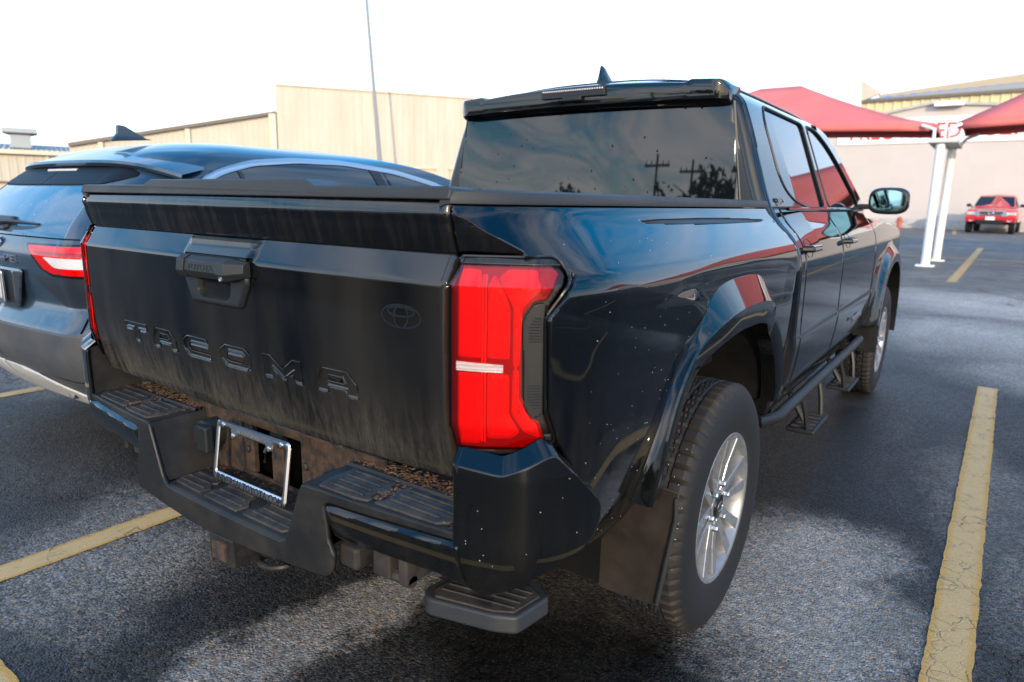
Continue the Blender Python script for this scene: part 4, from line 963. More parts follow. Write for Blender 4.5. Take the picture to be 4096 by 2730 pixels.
    m_ = MB().prism(MP, lambda x, z: (sg*x, .735+(.6-z)*.06, z), lambda x, z: (sg*x, .742+(.6-z)*.06, z)); bevel(m_.obj('mud_flap', material('dusty_mud_flap', rough=.6, build=plastic_nodes((.017,.014,.012), .12)) if sg > 0 else bpy.data.materials['dusty_mud_flap'], TR, angle=30), .002)
    MB().tube([(sg*.947,.735,.585),(sg*.950,.733,.53),(sg*.931,.736,.40),(sg*.911,.745,.275)], .006, 8).obj('mud_flap_edge', PLASTIC_CAP, TR)

# ---------------------------------------------------------------- bumper centre
def bF(x, z, off=0.0): return st3(x, bump0(x)-off, z)
for sg in (1, -1): pass
TOPS = [(.748,.676),(.34,.676),(.327,.668),(.272,.532),(.25,.514)]
FACE = [(-x, z) for x, z in TOPS]+[(x, z) for x, z in TOPS[::-1]]+[(.752,.655),(.752,.60),(.46,.57),(.425,.545),(.418,.490),(.392,.474),(.13,.456),(-.09,.447),(-.392,.462),(-.425,.50),(-.43,.545),(-.46,.57),(-.752,.60),(-.752,.655)]
INS = round_poly([(.398,.648),(.415,.655),(.752,.664),(.80,.664),(.80,.50),(.70,.5),(.44,.5),(.408,.565)], .006)
INSL = [(-x, z) for x, z in INS]
bump_ = surf('rear_bumper', seg((-.755,150),(.755,)), seg((.445,50),(.678,)), bF, [inside(round_poly(FACE, .012)), outside(INS), outside(INSL)], STEPM, TR, (0,-1,0), .012)
IB = [(.40,.652),(.418,.654),(.752,.664),(.752,.560),(.695,.572),(.58,.571),(.45,.566),(.41,.575)]
for sg in (1, -1):
    P_ = IB
    surf('gloss_insert', seg((.395,50),(.753,)), seg((.56,26),(.667,)), lambda x, z: st3(x, bump0(x)+.010+np.maximum(.67-z, 0)**2*2.6*.9-.017*np.clip(np.minimum((.6515+.013*np.clip((x-.4)/.35, 0, 1)-z), x-.397)/.014, 0, 1), z), [inside(round_poly(P_, .004))], GLOSS, bump_, (0,-1,0), .006, sg, 30)
    # raised step
    y1 = .340
    X = seg((.330,20),(.745,)); V = []
    for x in X:
        y = float(bump0(x)); V += [(sg*x,y,.671),(sg*x,y+.006,.6765),(sg*x,y+.02,.677),(sg*x,.236,.677),(sg*x,.240,.684),(sg*x,.252,.684),(sg*x,.256,.672),(sg*x,y1,.672),(sg*x,y1,.60)]
    o = mesh_obj('upper_step', V, [(i*9+j,(i+1)*9+j,(i+1)*9+j+1,i*9+j+1) for i in range(len(X)-1) for j in range(8)], STEPM, bump_, True, 40)
    if o.data.polygons[2].normal.z < 0: o.data.flip_normals()
    # slanted cheek between the two step levels
    m_ = MB().add([(sg*.330,.101,.6765),(sg*.330,.292,.677),(sg*.268,.275,.520),(sg*.268,.099,.520),(sg*.345,.101,.6765),(sg*.345,.292,.66),(sg*.285,.275,.50),(sg*.285,.099,.50)], [(0,1,2,3),(7,6,5,4),(0,3,7,4),(1,0,4,5)])
    bevel(m_.obj('step_cheek', STEPM, bump_, False), .005, 2)
    # tread pads with ribs
    def pad(P, z, par, ribs, nm='step_pad'):
        m_ = MB().prism(P, lambda x, y: (sg*x, y, z+.0045), lambda x, y: (sg*x, y, z-.002)); p = bevel(m_.obj(nm, PADM, par, angle=30), .0015)
        for xa, xb, y in ribs: bevel(MB().box((sg*xa, y-.0032, z+.0045),(sg*xb, y+.0032, z+.0085)).obj('tread_rib', PADM, p, False), .0012)
        return p
    pad([(.372,.118),(.360,.150),(.362,.228),(.500,.228),(.505,.205),(.520,.200),(.520,.178),(.500,.170),(.500,.150),(.515,.140),(.512,.128),(.48,.121)], .677, bump_, [(.385,.490,.138),(.385,.488,.163),(.385,.488,.190),(.385,.49,.214)])
    pad([(.530,.131),(.528,.142),(.540,.150),(.538,.172),(.528,.180),(.530,.228),(.712,.230),(.716,.205),(.704,.200),(.704,.180),(.714,.172),(.712,.155),(.700,.148),(.69,.139)], .677, bump_, [(.55,.685,.158),(.55,.698,.186),(.55,.700,.212)])
# lower step
m_ = MB(); X = seg((-.262,14),(.262,)); V = []
for x in X:
    y = float(bump0(x)); V += [(x,y,.508),(x,y+.006,.516),(x,y+.016,.519),(x,.268,.521),(x,.27,.50)]
m_.add(V, [(i*5+j,(i+1)*5+j,(i+1)*5+j+1,i*5+j+1) for i in range(len(X)-1) for j in range(4)]); o = mesh_obj('lower_step', m_.V, m_.F, STEPM, bump_, True, 40)
if o.data.polygons[2].normal.z < 0: o.data.flip_normals()
sg = 1
pad([(-.248,.124),(-.262,.150),(-.252,.205),(-.150,.205),(-.138,.180),(-.150,.170),(-.122,.150),(-.128,.120)], .5195, bump_, [(-.245,-.135,.140),(-.250,-.15,.165),(-.245,-.155,.19)], 'step_pad')
pad([(-.100,.118),(-.112,.150),(-.100,.160),(-.108,.205),(.018,.205),(.028,.170),(.050,.150),(.045,.116)], .5195, bump_, [(-.098,.04,.137),(-.098,.018,.162),(-.098,.015,.188)], 'step_pad')
pad([(.072,.117),(.064,.140),(.080,.155),(.074,.205),(.235,.205),(.240,.170),(.248,.150),(.225,.119)], .5195, bump_, [(.085,.232,.138),(.095,.235,.163),(.09,.23,.188)], 'step_pad')
MB().box((-.262,.11,.450),(.262,.268,.505)).obj('bumper_core', DARK, bump_, False)
# recessed back panel with its openings and brackets
bpn = MB()
for a, b_ in (((-.42,.268,.48),(-.148,.275,.700)), ((.148,.268,.48),(.42,.275,.700)), ((-.15,.268,.676),(.15,.275,.700)), ((-.15,.268,.48),(.15,.275,.535))): bpn.box(a, b_)
bpn.obj('recess_panel', material('grimy_recess_panel', rough=.7, build=rust_nodes) , bump_, False)
MB().box((-.42,.32,.46),(.42,.40,.70)).obj('dark_cavity', DARK, bump_, False)
for xa, xb in ((-.145,-.105), (-.022,.030), (.105,.145)): bevel(MB().box((xa,.272,.53),(xb,.290,.69)).obj('bracket', RUSTY, bump_, False), .003)
for x_, z_ in ((.004,.655),(-.125,.60),(.125,.61)): MB().lathe([(0,0),(0,.011),(-.006,.011),(-.008,.008),(-.008,0)], 6, 'y', (x_,.272,z_)).obj('bolt', STEEL, bump_, False)
MB().tube([(-.095,.30,.56),(-.07,.285,.60),(-.055,.30,.66),(-.03,.31,.69)], .006, 8).obj('wiring', RUBBER_SEAL, bump_)
# trailer socket
tsk = MB().lathe([(0,0),(0,.044),(-.05,.044),(-.056,.038),(-.056,0)], 24, 'y', (-.268,.272,.622)); sk = bevel(tsk.obj('trailer_socket', PLASTIC_HANDLE, bump_), .002)
bevel(MB().box((-.262,.196,.585),(-.212,.222,.660)).obj('socket_lid', PLASTIC_HANDLE, bump_, False), .006, 3)
bevel(MB().box((-.300,.208,.596),(-.284,.219,.648)).obj('socket_rib', PLASTIC_HANDLE, bump_, False), .002)
# ledge below the gate
MB().box((-.328,.262,.698),(.328,.33,.704)).obj('gate_ledge', RUSTY, bump_, False)
MB().box((-.73,.345,.60),(.73,.40,.80)).obj('gate_gap', DARK, bump_, False)
# licence plate frame
FO = round_poly([(-.158,-.083),(.158,-.083),(.158,.083),(-.158,.083)], .014, 6)
FI = round_poly([(-.143,-.058),(.143,-.058),(.143,.066),(.093,.066),(.088,.045),(.068,.045),(.058,.056),(-.058,.056),(-.068,.045),(-.088,.045),(-.093,.066),(-.143,.066)], .004, 3)
fm = Matrix.Translation((0,.196,.6175)) @ Matrix.Rotation(R(-9), 4, 'X')
plate = empty('t', 't', 't'); bpy.data.objects.remove(plate)
def frF(x, z):
    d = np.minimum(poly_sd(FO, x, z), -poly_sd(FI, x, z)); h = .003+.004*np.clip(d/.004, 0, 1)
    P = np.stack([x, -h, z, np.ones_like(x)], 1) @ np.array(fm).T; return P[:,:3]
pf = surf('licence_plate_frame', np.arange(-.160, .161, .002), np.arange(-.085, .086, .002), frF, [inside(FO), outside(FI)], CHROME, TR, (0,-1,0), .004, 1, 40)
INK = material('black_lettering', (.010,.010,.012), .5)
def ontop(o): o.matrix_world = fm @ o.matrix_world; return o
def ftext(b_, s, z, w_, mt, d):
    o = text_obj(b_, s, mt, None, (0,0,0), (0,0,0), d, 'lettering', w_); o.matrix_world = fm @ Matrix.Translation((0,-.0072,z)) @ Matrix.Rotation(R(90), 4, 'X'); o.parent = pf; return o
ftext('UNIVERSALTOYOTA.COM', .026, -.0795, .296, INK, .0012)
ftext('SAN ANTONIO, TX', .015, .0615, .125, material('worn_grey_lettering', (.10,.10,.10), .5), .0008)
for s in (-1, 1):
    for xx in (.125, .078):
        o = MB().lathe([(0,0),(0,.0065),(-.003,.0065),(-.004,.004),(-.004,0)], 12, 'y', (s*xx,-.006,.072 if xx > .1 else .051)).obj('frame_screw', CHROME_D, pf); o.matrix_world = fm
# hitch receiver and hardware
hr = bevel(MB().box((-.052,.095,.372),(.052,.40,.452)).obj('hitch_receiver', STEEL, TR, False), .006)
MB().box((-.028,.088,.386),(.030,.094,.436)).obj('receiver_opening', RUSTY, hr, False)
bevel(MB().box((-.075,.12,.44),(.075,.30,.456)).obj('receiver_plate', STEEL, hr, False), .004)
rg = MB(); P = [(.118+.052*math.cos(t), .175+.035*math.sin(t), .385+.006*math.cos(t)) for t in np.linspace(0, 2*math.pi, 24)]
rg.tube(P, .008, 8).obj('chain_loop', STEEL, hr); MB().lathe([(0,0),(0,.022),(-.012,.022),(-.012,0)], 16, 'y', (.085,.17,.415)).obj('hitch_bolt', STEEL, hr)
MB().tube([(-.62,.62,.44),(.62,.62,.44)], .035, 12).obj('cross_tube', STEEL, TR)
bevel(MB().box((.50,.15,.50),(.55,.35,.575)).obj('step_bracket', STEEL, TR, False), .004); bevel(MB().box((.575,.15,.50),(.60,.35,.575)).obj('step_bracket', STEEL, TR, False), .004)
MB().tube([(.51,.17,.505),(.60,.17,.505)], .014, 8).obj('step_bracket', STEEL, TR)
bevel(MB().box((-.56,.16,.52),(-.53,.30,.59)).obj('step_bracket', STEEL, TR, False), .004); bevel(MB().box((-.62,.16,.52),(-.60,.30,.59)).obj('step_bracket', STEEL, TR, False), .004)
MB().tube([(-.44,.13,.47),(-.46,.20,.46)], [.028,.034], 14).obj('tow_eye_cover', PLASTIC, TR)
bevel(MB().box((.40,.14,.49),(.46,.25,.545)).obj('step_bracket', STEEL, TR, False), .01)
# corner step
CSP = round_poly([(.585,.215),(.618,.190),(.765,.226),(.812,.250),(.826,.352),(.770,.385),(.60,.34)], .012, 4)
cs = bevel(MB().prism(CSP, lambda x, y: (x+(.0 if x < .7 else -.004), y+.004, .462), lambda x, y: (x, y, .424)).obj('corner_step', PLASTIC_CAP, TR, angle=30), .006, 3)
CSI = [(.612,.225),(.628,.208),(.758,.240),(.795,.262),(.806,.340),(.77,.36),(.62,.325)]
cp_ = MB().prism(CSI, lambda x, y: (x,y,.4665), lambda x, y: (x,y,.455)).obj('step_pad', PADM, cs, angle=30)
for k in range(4): bevel(MB().add([(.625+.0,.232+k*.024,.4665),(.79,.268+k*.022,.4665),(.79,.272+k*.022,.4665),(.625,.236+k*.024,.4665),(.625,.232+k*.024,.470),(.79,.268+k*.022,.470),(.79,.272+k*.022,.470),(.625,.236+k*.024,.470)], [(0,3,2,1),(4,5,6,7),(0,1,5,4),(1,2,6,5),(2,3,7,6),(3,0,4,7)]).obj('tread_rib', PADM, cs, False), .001)
MB().tube([(.64,.36,.43),(.60,.50,.46),(.55,.60,.50)], .02, 10).obj('step_arm', STEEL, cs)
# frame, floor and bed
MB().box((-.62,.36,.44),(-.50,5.0,.56)).obj('frame_rail', STEEL, TR, False); MB().box((.50,.36,.44),(.62,5.0,.56)).obj('frame_rail', STEEL, TR, False)
MB().box((-.70,.37,.78),(.70,1.80,.80)).obj('bed_floor', PLASTIC, TR, False); MB().box((-.70,1.80,.70),(.70,1.84,1.27)).obj('bed_front_wall', PAINT, TR, False)
MB().box((-.84,1.88,.50),(.84,5.1,.55)).obj('underbody', DARK, TR, False); MB().box((-.66,3.95,.55),(.66,5.1,1.10)).obj('engine_block', DARK, TR, False)
MB().tube([(-.70,1.19,.38),(.70,1.19,.38)], .045, 14).obj('rear_axle', STEEL, TR); MB().lathe([(-.14,.05),(-.08,.14),(0,.16),(.08,.14),(.14,.05)], 20, 'x', (0,1.19,.38)).obj('differential', STEEL, TR)
MB().lathe([(-.09,.1),(-.09,.33),(.09,.33),(.09,.1)], 30, 'z', (0,.78,.50)).obj('spare_tyre', TYREM, TR)

# ---------------------------------------------------------------- wheels
def tyre_mesh():
    prof = [(-.095,.222),(-.108,.232),(-.118,.262),(-.1225,.300),(-.120,.335),(-.113,.356),(-.104,.371),(-.096,.3795)]
    tread = []
    for x in np.arange(-.090, .0905, .006): tread.append((x, .3875-.5*x*x*.9))
    prof = prof+tread+[(-a, r) for a, r in prof[::-1]]
    n = 300; V = []; F = []; th = np.arange(n)*2*math.pi/n
    for a, r in prof:
        ax = abs(a); groove = min(abs(ax-.054), abs(ax-.018)) < .0035
        for k in range(n):
            rr = r
            if groove and r > .36: rr -= .008
            elif r > .36 and ax < .112 and ax > .058 and k % 5 == 0: rr -= .009
            elif r > .36 and ax < .05 and (k+int(ax*600)) % 7 == 0: rr -= .007
            V.append((a, rr*math.cos(th[k]), rr*math.sin(th[k])))
    m = len(prof)
    F = [(i*n+k, i*n+(k+1)%n, (i+1)*n+(k+1)%n, (i+1)*n+k) for i in range(m-1) for k in range(n)]
    return V, F
def make_wheel(name, loc, flip=False, parent=None):
    V, F = tyre_mesh(); h = empty('w', 'w', 'w'); bpy.data.objects.remove(h)
    root = bpy.data.objects.new(name, None); C.objects.link(root); root.parent = parent; root.location = loc
    ty = mesh_obj('tyre', V, F, TYREM, root, True, 30)
    bm = bmesh.new(); bm.from_mesh(ty.data); bmesh.ops.recalc_face_normals(bm, faces=bm.faces); bm.to_mesh(ty.data); bm.free(); ty.data.shade_smooth(); ty.data.set_sharp_from_angle(angle=R(30))
    rm = MB().lathe([(.100,.228),(.106,.236),(.110,.232),(.108,.222),(.098,.214),(.070,.207),(.02,.200),(-.09,.205),(-.10,.228)], 72).obj('rim', ALLOY, root)
    MB().lathe([(-.03,.0),(-.03,.20)], 40).obj('brake_shield', DARK, root)
    MB().lathe([(.02,.0),(.02,.15),(.0,.16)], 40).obj('brake_disc', material('dull_brake_steel', (.06,.055,.05), .5, .6), root)
    for k in range(6):
        a0 = k*math.pi/3+R(12)
        def rot(x, r, t): return (x, math.cos(a0)*r-math.sin(a0)*t, math.sin(a0)*r+math.cos(a0)*t)
        m_ = MB()
        # web between the two bars
        m_.add([rot(.070,.05,-.018),rot(.070,.05,.018),rot(.064,.208,.030),rot(.064,.208,-.030),rot(.04,.05,-.018),rot(.04,.05,.018),rot(.04,.203,.030),rot(.04,.203,-.030)], [(0,1,2,3),(7,6,5,4),(0,4,5,1),(1,5,6,2),(2,6,7,3),(3,7,4,0)])
        w_ = m_.obj('spoke_web', ALLOY, root, False)
        for s in (-1, 1):
            b_ = MB().add([rot(.088,.040,s*.005),rot(.088,.052,s*.031),rot(.094,.13,s*.044),rot(.106,.214,s*.066),rot(.106,.218,s*.030),rot(.094,.13,s*.014),
                           rot(.04,.040,s*.002),rot(.04,.052,s*.034),rot(.05,.13,s*.048),rot(.06,.208,s*.070),rot(.06,.212,s*.026),rot(.05,.13,s*.010)],
                          [(0,1,2,5),(5,2,3,4),(0,6,7,1),(1,7,8,2),(2,8,9,3),(3,9,10,4),(4,10,11,5),(5,11,6,0)])
            bevel(b_.obj('spoke', ALLOY, root, False), .003, 2, 25)
        MB().lathe([(.088,.010),(.100,.0095),(.104,.006),(.105,0)], 6, 'x', rot(0,.070,0)).obj('wheel_nut', CHROME, root, angle=30)
    bevel(MB().lathe([(.055,.052),(.088,.050),(.091,.044),(.086,.0)], 36).obj('hub', ALLOY, root), .001)
    MB().lathe([(.0905,.040),(.096,.036),(.098,.028),(.098,0)], 32).obj('centre_cap', GLOSS, root)
    P = [(.0985, .022*math.cos(t), .014*math.sin(t)) for t in np.linspace(0, 2*math.pi, 30)]
    MB().tube(P, .0014, 5, False).obj('cap_emblem', CHROME_D, root)
    if flip: root.rotation_euler = (0,0,math.pi)
    return root
wheel0 = make_wheel('wheel', (.822, WY, WZ+.003), parent=TR)
def dup_tree(o, parent, loc, rz=0, rx=0):
    c = o.copy(); C.objects.link(c); c.parent = parent; c.location = loc; c.rotation_euler = (rx,0,rz)
    for ch in list(o.children):
        d = ch.copy(); C.objects.link(d); d.parent = c
    return c
dup_tree(wheel0, TR, (-.822, WY, WZ+.003), math.pi)
dup_tree(wheel0, TR, (.835, 4.54, WZ+.003), 0, .5)
dup_tree(wheel0, TR, (-.835, 4.54, WZ+.003), math.pi, .3)

# ---------------------------------------------------------------- cab
ybk = lambda z: 1.852+(z-1.29)*.05
REAR_WIN = [(2.100,1.42),(2.105,1.61),(2.15,1.675),(2.79,1.668),(2.70,1.302),(2.36,1.302),(2.20,1.325),(2.13,1.365)]
FRONT_WIN = [(2.90,1.668),(3.10,1.668),(3.32,1.600),(3.50,1.49),(3.66,1.345),(3.68,1.302),(2.82,1.302)]
RW = round_poly(REAR_WIN, [.05,.05,.05,.03,.03,.08,.08,.06], 6); FW = round_poly(FRONT_WIN, [.03,.1,.1,.1,.05,.03,.03], 6)
def grow(P, k):
    c = np.mean(np.array(P), 0); P = np.array(P); n = len(P); o = []
    for i in range(n):
        e = P[(i+1)%n]-P[i-1]; e = e/(np.hypot(*e)+1e-9); nn = np.array([e[1], -e[0]])
        if nn @ (P[i]-c) < 0: nn = -nn
        o.append(tuple(P[i]+nn*k))
    return o
roofline = [(1.86,1.745),(3.16,1.745),(3.30,1.722),(3.50,1.625),(3.70,1.48),(3.93,1.285)]
def rl(y): return np.interp(y, [p[0] for p in roofline], [p[1] for p in roofline])
YC = seg((1.862,10),(1.97,)); 
ZS = seg((.50,28),(.79,2),(.808,40),(1.285,2),(1.29,38),(1.66,14),(1.746,))
def dsplit(z): return np.where(z < 1.285, 2.745, 2.745+(z-1.285)*.29)
cabs = None
for sg in (1, -1):
    cs_ = surf('cab_side', seg((1.868,140),(3.96,)), seg((1.285,44),(1.66,16),(1.745,)), cabF, [lambda y, z: rl(y)-z, outside(grow(RW, .016)), outside(grow(FW, .016)), lambda y, z: y-ybk(z)-.035], PAINT, TR, (1,0,0), .02, sg, 30)
    cabs = cabs or cs_
    surf('cab_corner', seg((1.900,6),(1.972,)), seg((.50,60),(1.285,)), cabF, [], PAINT, TR, (1,0,0), .02, sg, 30)
    # rounded rear corner
    V = []; Z = seg((.52,40),(1.285,30),(1.735,)); na = 9
    for z in Z:
        xo = float(cabX(np.array([1.91]), np.array([z]))[0]); yb = float(ybk(max(z, 1.285)))
        for k in range(na):
            a = k/(na-1)*math.pi/2; V.append((sg*(xo-.05+.05*math.sin(a)), yb+.045-.045*math.cos(a)+(.0 if z > 1.285 else 0), z))
        
    o = mesh_obj('cab_rear_corner', V, [(i*na+j,(i+1)*na+j,(i+1)*na+j+1,i*na+j+1) for i in range(len(Z)-1) for j in range(na-1)], PAINT, cs_, True, 40)
    bm = bmesh.new(); bm.from_mesh(o.data); bmesh.ops.recalc_face_normals(bm, faces=bm.faces); bm.to_mesh(o.data); bm.free()
    # dark pillar trim beside the rear glass
    Z = seg((1.290,20),(1.70,)); V = []
    for z in Z:
        k = (z-1.30)/.37; xi = .700-.064*k; xo = float(cabX(np.array([1.91]), np.array([z]))[0])-.048; y = float(ybk(z))
        V += [(sg*(xi-.004), y-.0072, z), (sg*(xi+.006), y-.0078, z), (sg*(xo-.004), y-.006, z), (sg*xo, y+.002, z)]
    o = mesh_obj('pillar_trim', V, [(i*4+j,(i+1)*4+j,(i+1)*4+j+1,i*4+j+1) for i in range(len(Z)-1) for j in range(3)], material('satin_black_trim', (.010,.010,.011), .32) if sg > 0 else bpy.data.materials['satin_black_trim'], TR, True, 40)
    bm = bmesh.new(); bm.from_mesh(o.data); bmesh.ops.recalc_face_normals(bm, faces=bm.faces); bm.to_mesh(o.data); bm.free()
    # doors
    rd = surf('rear_door', seg((1.976,50),(2.742,)), seg((.535,30),(.79,3),(.812,44),(1.282,)), cabF, [inside(round_poly([(1.978,.535),(2.741,.535),(2.741,1.3),(1.978,1.3)], [.06,.03,.001,.001]))], PAINT, TR, (1,0,0), .02, sg, 30)
    fd = surf('front_door', seg((2.749,60),(3.80,)), seg((.535,30),(.79,3),(.812,44),(1.282,)), cabF, [inside(round_poly([(2.749,.535),(3.66,.535),(3.80,.95),(3.80,1.3),(2.749,1.3)], [.03,.15,.2,.001,.001]))], PAINT, TR, (1,0,0), .02, sg, 30)
    surf('front_fender', seg((3.806,80),(5.28,)), seg((.56,60),(1.24,)), cabF, [lambda y, z: rho_(y, z, 4.54, 2.5, .50, .555)-1, lambda y, z: 1.235-.055*np.maximum(y-3.8, 0)-.06*np.maximum(y-4.6, 0)**2-z, lambda y, z: y-np.interp(z, [.5,.58,.95,1.3], [3.67,3.68,3.806,3.806])], PAINT, TR, (1,0,0), .02, sg, 30)
    # glass and frames
    for nm, P, dr in (('rear_side_window', RW, rd), ('front_side_window', FW, fd)):
        ys_ = [p[0] for p in P]; surf(nm, np.linspace(min(ys_)-.012, max(ys_)+.012, 60), np.linspace(1.288, 1.69, 40), lambda y, z: cabF(y, z, -.008), [inside(grow(P, .010))], GLASS_SIDE, dr, (1,0,0), 0, sg, 60)
        G_ = grow(P, .014)
        MB().tube([(np.array(cabF(np.array([p[0]]), np.array([p[1]]), -.001)[0])*np.array([sg,1,1])) for p in G_+[G_[0]]], .006, 6, False).obj('window_seal', RUBBER_SEAL, dr)
    MB().tube([(sg*.839,1.99,1.283),(sg*.842,2.4,1.283),(sg*.842,3.0,1.283),(sg*.842,3.5,1.283),(sg*.838,3.80,1.283)], .007, 8).obj('belt_moulding', GLOSS, rd)
    surf('door_pillar', seg((2.70,10),(2.92,)), seg((1.29,20),(1.68,)), lambda y, z: cabF(y, z, .001), [inside([(2.712,1.29),(2.812,1.29),(2.90,1.68),(2.80,1.68)])], GLOSS, rd, (1,0,0), 0, sg)
    surf('door_gap_line', seg((2.742,2),(2.862,)), seg((1.29,20),(1.70,)), lambda y, z: cabF(y, z, .002), [lambda y, z: .0028-np.abs(y-dsplit(z)-.012)], DARK, rd, (1,0,0), 0, sg)
    MB().box((sg*.80,1.97,.56),(sg*.82,3.82,1.27)).obj('door_gap_backing', DARK, rd, False)
    # handles
    for y0, dr in ((2.03, rd), (2.86, fd)):
        xh = .926; z_ = 1.137
        cup = MB(); V = []; n = 16
        for r_, dx in ((1, .0015), (.86, -.012), (.5, -.022), (.02, -.025)):
            for k in range(n): t = 2*math.pi*k/n; yy, zz_ = y0+.02+.062*r_*math.cos(t), z_-.002+.036*r_*math.sin(t); V.append((sg*(float(cabX(np.array([yy]), np.array([zz_]))[0])+dx), yy, zz_))
        mesh_obj('handle_cup', V, [(i*n+k,i*n+(k+1)%n,(i+1)*n+(k+1)%n,(i+1)*n+k) for i in range(3) for k in range(n)], GLOSS, dr, True, 60)
        bevel(MB().add([(sg*(xh-.01),y0-.09,z_-.014),(sg*(xh+.034),y0-.06,z_-.013),(sg*(xh+.034),y0+.085,z_-.012),(sg*(xh-.008),y0+.125,z_-.012),(sg*(xh-.012),y0-.09,z_+.012),(sg*(xh+.028),y0-.06,z_+.014),(sg*(xh+.028),y0+.085,z_+.013),(sg*(xh-.010),y0+.125,z_+.012)], [(0,3,2,1),(4,5,6,7),(0,1,5,4),(1,2,6,5),(2,3,7,6),(3,0,4,7)]).obj('door_handle', GLOSS, dr, False), .009, 3)
    # badges
    if sg > 0:
        b1 = text_obj('SR5', .046, CHROME_D, cs_, (float(cabX(np.array([2.01]), np.array([1.31]))[0])+.002,1.955,1.297), (R(90),R(0),R(90)), .003, 'badge', .095, 'LEFT')
        text_obj('TACOMA', .042, CHROME_D, fd, (.942,3.15,.695), (R(90),0,R(90)), .003, 'badge', .30, 'LEFT')
    # rocker and running tube with hoop steps
    surf('rocker_panel', seg((1.90,40),(3.78,)), seg((.478,6),(.53,)), cabF, [], PLASTIC, TR, (1,0,0), .01, sg)
    tb = MB().tube([(sg*.80,1.72,.51),(sg*.90,1.67,.525),(sg*.93,1.76,.527),(sg*.93,2.3,.527),(sg*.93,3.3,.527),(sg*.925,3.64,.527),(sg*.86,3.72,.51)], .023, 16).obj('side_tube', PLASTIC, TR)
    for y0 in (2.36, 3.22):
        for s_ in (-1, 1): MB().tube([(sg*.925,y0+s_*.17,.51),(sg*.945,y0+s_*.155,.43),(sg*.955,y0+s_*.14,.355)], .011, 8).obj('step_hoop', PLASTIC, tb)
        bevel(MB().box((min(sg*.87,sg*.985),y0-.15,.335),(max(sg*.87,sg*.985),y0+.15,.355)).obj('hoop_step', PLASTIC, tb, False), .006)
        for k in range(5): MB().box((min(sg*.885,sg*.97),y0-.12+k*.055,.355),(max(sg*.885,sg*.97),y0-.10+k*.055,.360)).obj('tread_rib', PADM, tb, False)
        MB().tube([(sg*.84,y0,.47),(sg*.90,y0,.37),(sg*.92,y0,.335)], .014, 8).obj('step_hoop', PLASTIC, tb)
    # front wheel housing
    th = np.linspace(0, math.pi, 40); V = []
    for t in th:
        cy, cz = math.cos(t), math.sin(t); k = (abs(cy/.50)**2.5+abs(cz/.555)**2.5)**(-1/2.5); y, z = 4.54+cy*k, WZ+cz*k
        x = float(cabX(np.array([y]), np.array([z]))[0]); V += [(sg*x,y,z),(sg*.48,y,z)]
    mesh_obj('front_wheel_well', V, [(2*i,2*i+2,2*i+3,2*i+1) for i in range(39)], bpy.data.materials['wheel_well_liner'], TR, True)
    m_ = MB().prism([(.70,.42),(.90,.40),(.93,.60),(.93,.72),(.70,.72)], lambda x, z: (sg*x,4.02,z), lambda x, z: (sg*x,4.03,z)); m_.obj('mud_flap', PLASTIC, TR, False)
    # mirror
    def ell(cx, cy, cz, a, b, c_, p=2.6, n=24, m=14, cut=None):
        V = []; F = []
        for j in range(m+1):
            f = -math.pi/2+math.pi*j/m
            for i in range(n):
                t = 2*math.pi*i/n; s3 = lambda v: math.copysign(abs(v)**(2/p), v)
                V.append((cx+a*s3(math.cos(f))*s3(math.cos(t)), cy+b*s3(math.sin(f)), cz+c_*s3(math.cos(f))*s3(math.sin(t))))
        F = [(j*n+i, j*n+(i+1)%n, (j+1)*n+(i+1)%n, (j+1)*n+i) for j in range(m) for i in range(n)]
        return V, F
    V, F = ell(sg*.975, 3.76, 1.335, .106, .085, .078, 3.2); V = [(x, max(y, 3.70+.0), z) for x, y, z in V]
    mi = mesh_obj('door_mirror', V, F, PAINT, TR, True, 50)
    bm = bmesh.new(); bm.from_mesh(mi.data); bmesh.ops.recalc_face_normals(bm, faces=bm.faces); bm.to_mesh(mi.data); bm.free()
    V, F = ell(sg*.975, 3.70, 1.335, .098, .006, .069, 3.2); o = mesh_obj('mirror_bezel', V, F, RUBBER_SEAL, mi, True, 50)
    V = [(sg*.975+.087*math.copysign(abs(math.cos(t))**.77, math.cos(t)), 3.6925, 1.335+.059*math.copysign(abs(math.sin(t))**.77, math.sin(t))) for t in np.linspace(0, 2*math.pi, 40, endpoint=False)]
    mesh_obj('mirror_glass', V, [tuple(range(40))[::-1 if sg > 0 else 1]], material('mirror_glass', (.20,.36,.40), .02, 1) if sg > 0 else bpy.data.materials['mirror_glass'], mi, False)
    bevel(MB().box((min(sg*.82,sg*.90),3.70,1.285),(max(sg*.82,sg*.90),3.76,1.315)).obj('mirror_arm', RUBBER_SEAL, mi, False), .01)
    # A pillar
    MB().tube([(sg*.60,3.30,1.700),(sg*.63,3.50,1.61),(sg*.66,3.72,1.48),(sg*.70,3.96,1.29)], .022, 8).obj('windscreen_pillar', PAINT, TR)
# rear glass
GP = round_poly([(-.703,1.285),(.703,1.285),(.640,1.675),(-.640,1.675)], [.02,.02,.03,.03])
surf('rear_window', seg((-.70,60),(.70,)), seg((1.285,30),(1.68,)), lambda x, z: st3(x, ybk(z)-.006-.022*(1-(x/.7)**2)+.0*z, z), [inside(GP)], GLASS, TR, (0,-1,0), .004, 1, 60)
MB().box((-.60,1.90,1.0),(.60,1.92,1.68)).obj('cab_interior_back', DARK, TR, False)
MB().tube([(-.70,1.846,1.300),(0,1.824,1.300),(.70,1.846,1.300)], .008, 6).obj('window_seal', RUBBER_SEAL, TR)
for s in (-1, 1): MB().tube([(s*.702,ybk(1.285)-.002,1.285),(s*.638,ybk(1.675)-.002,1.675)], .008, 6).obj('window_seal', RUBBER_SEAL, TR)
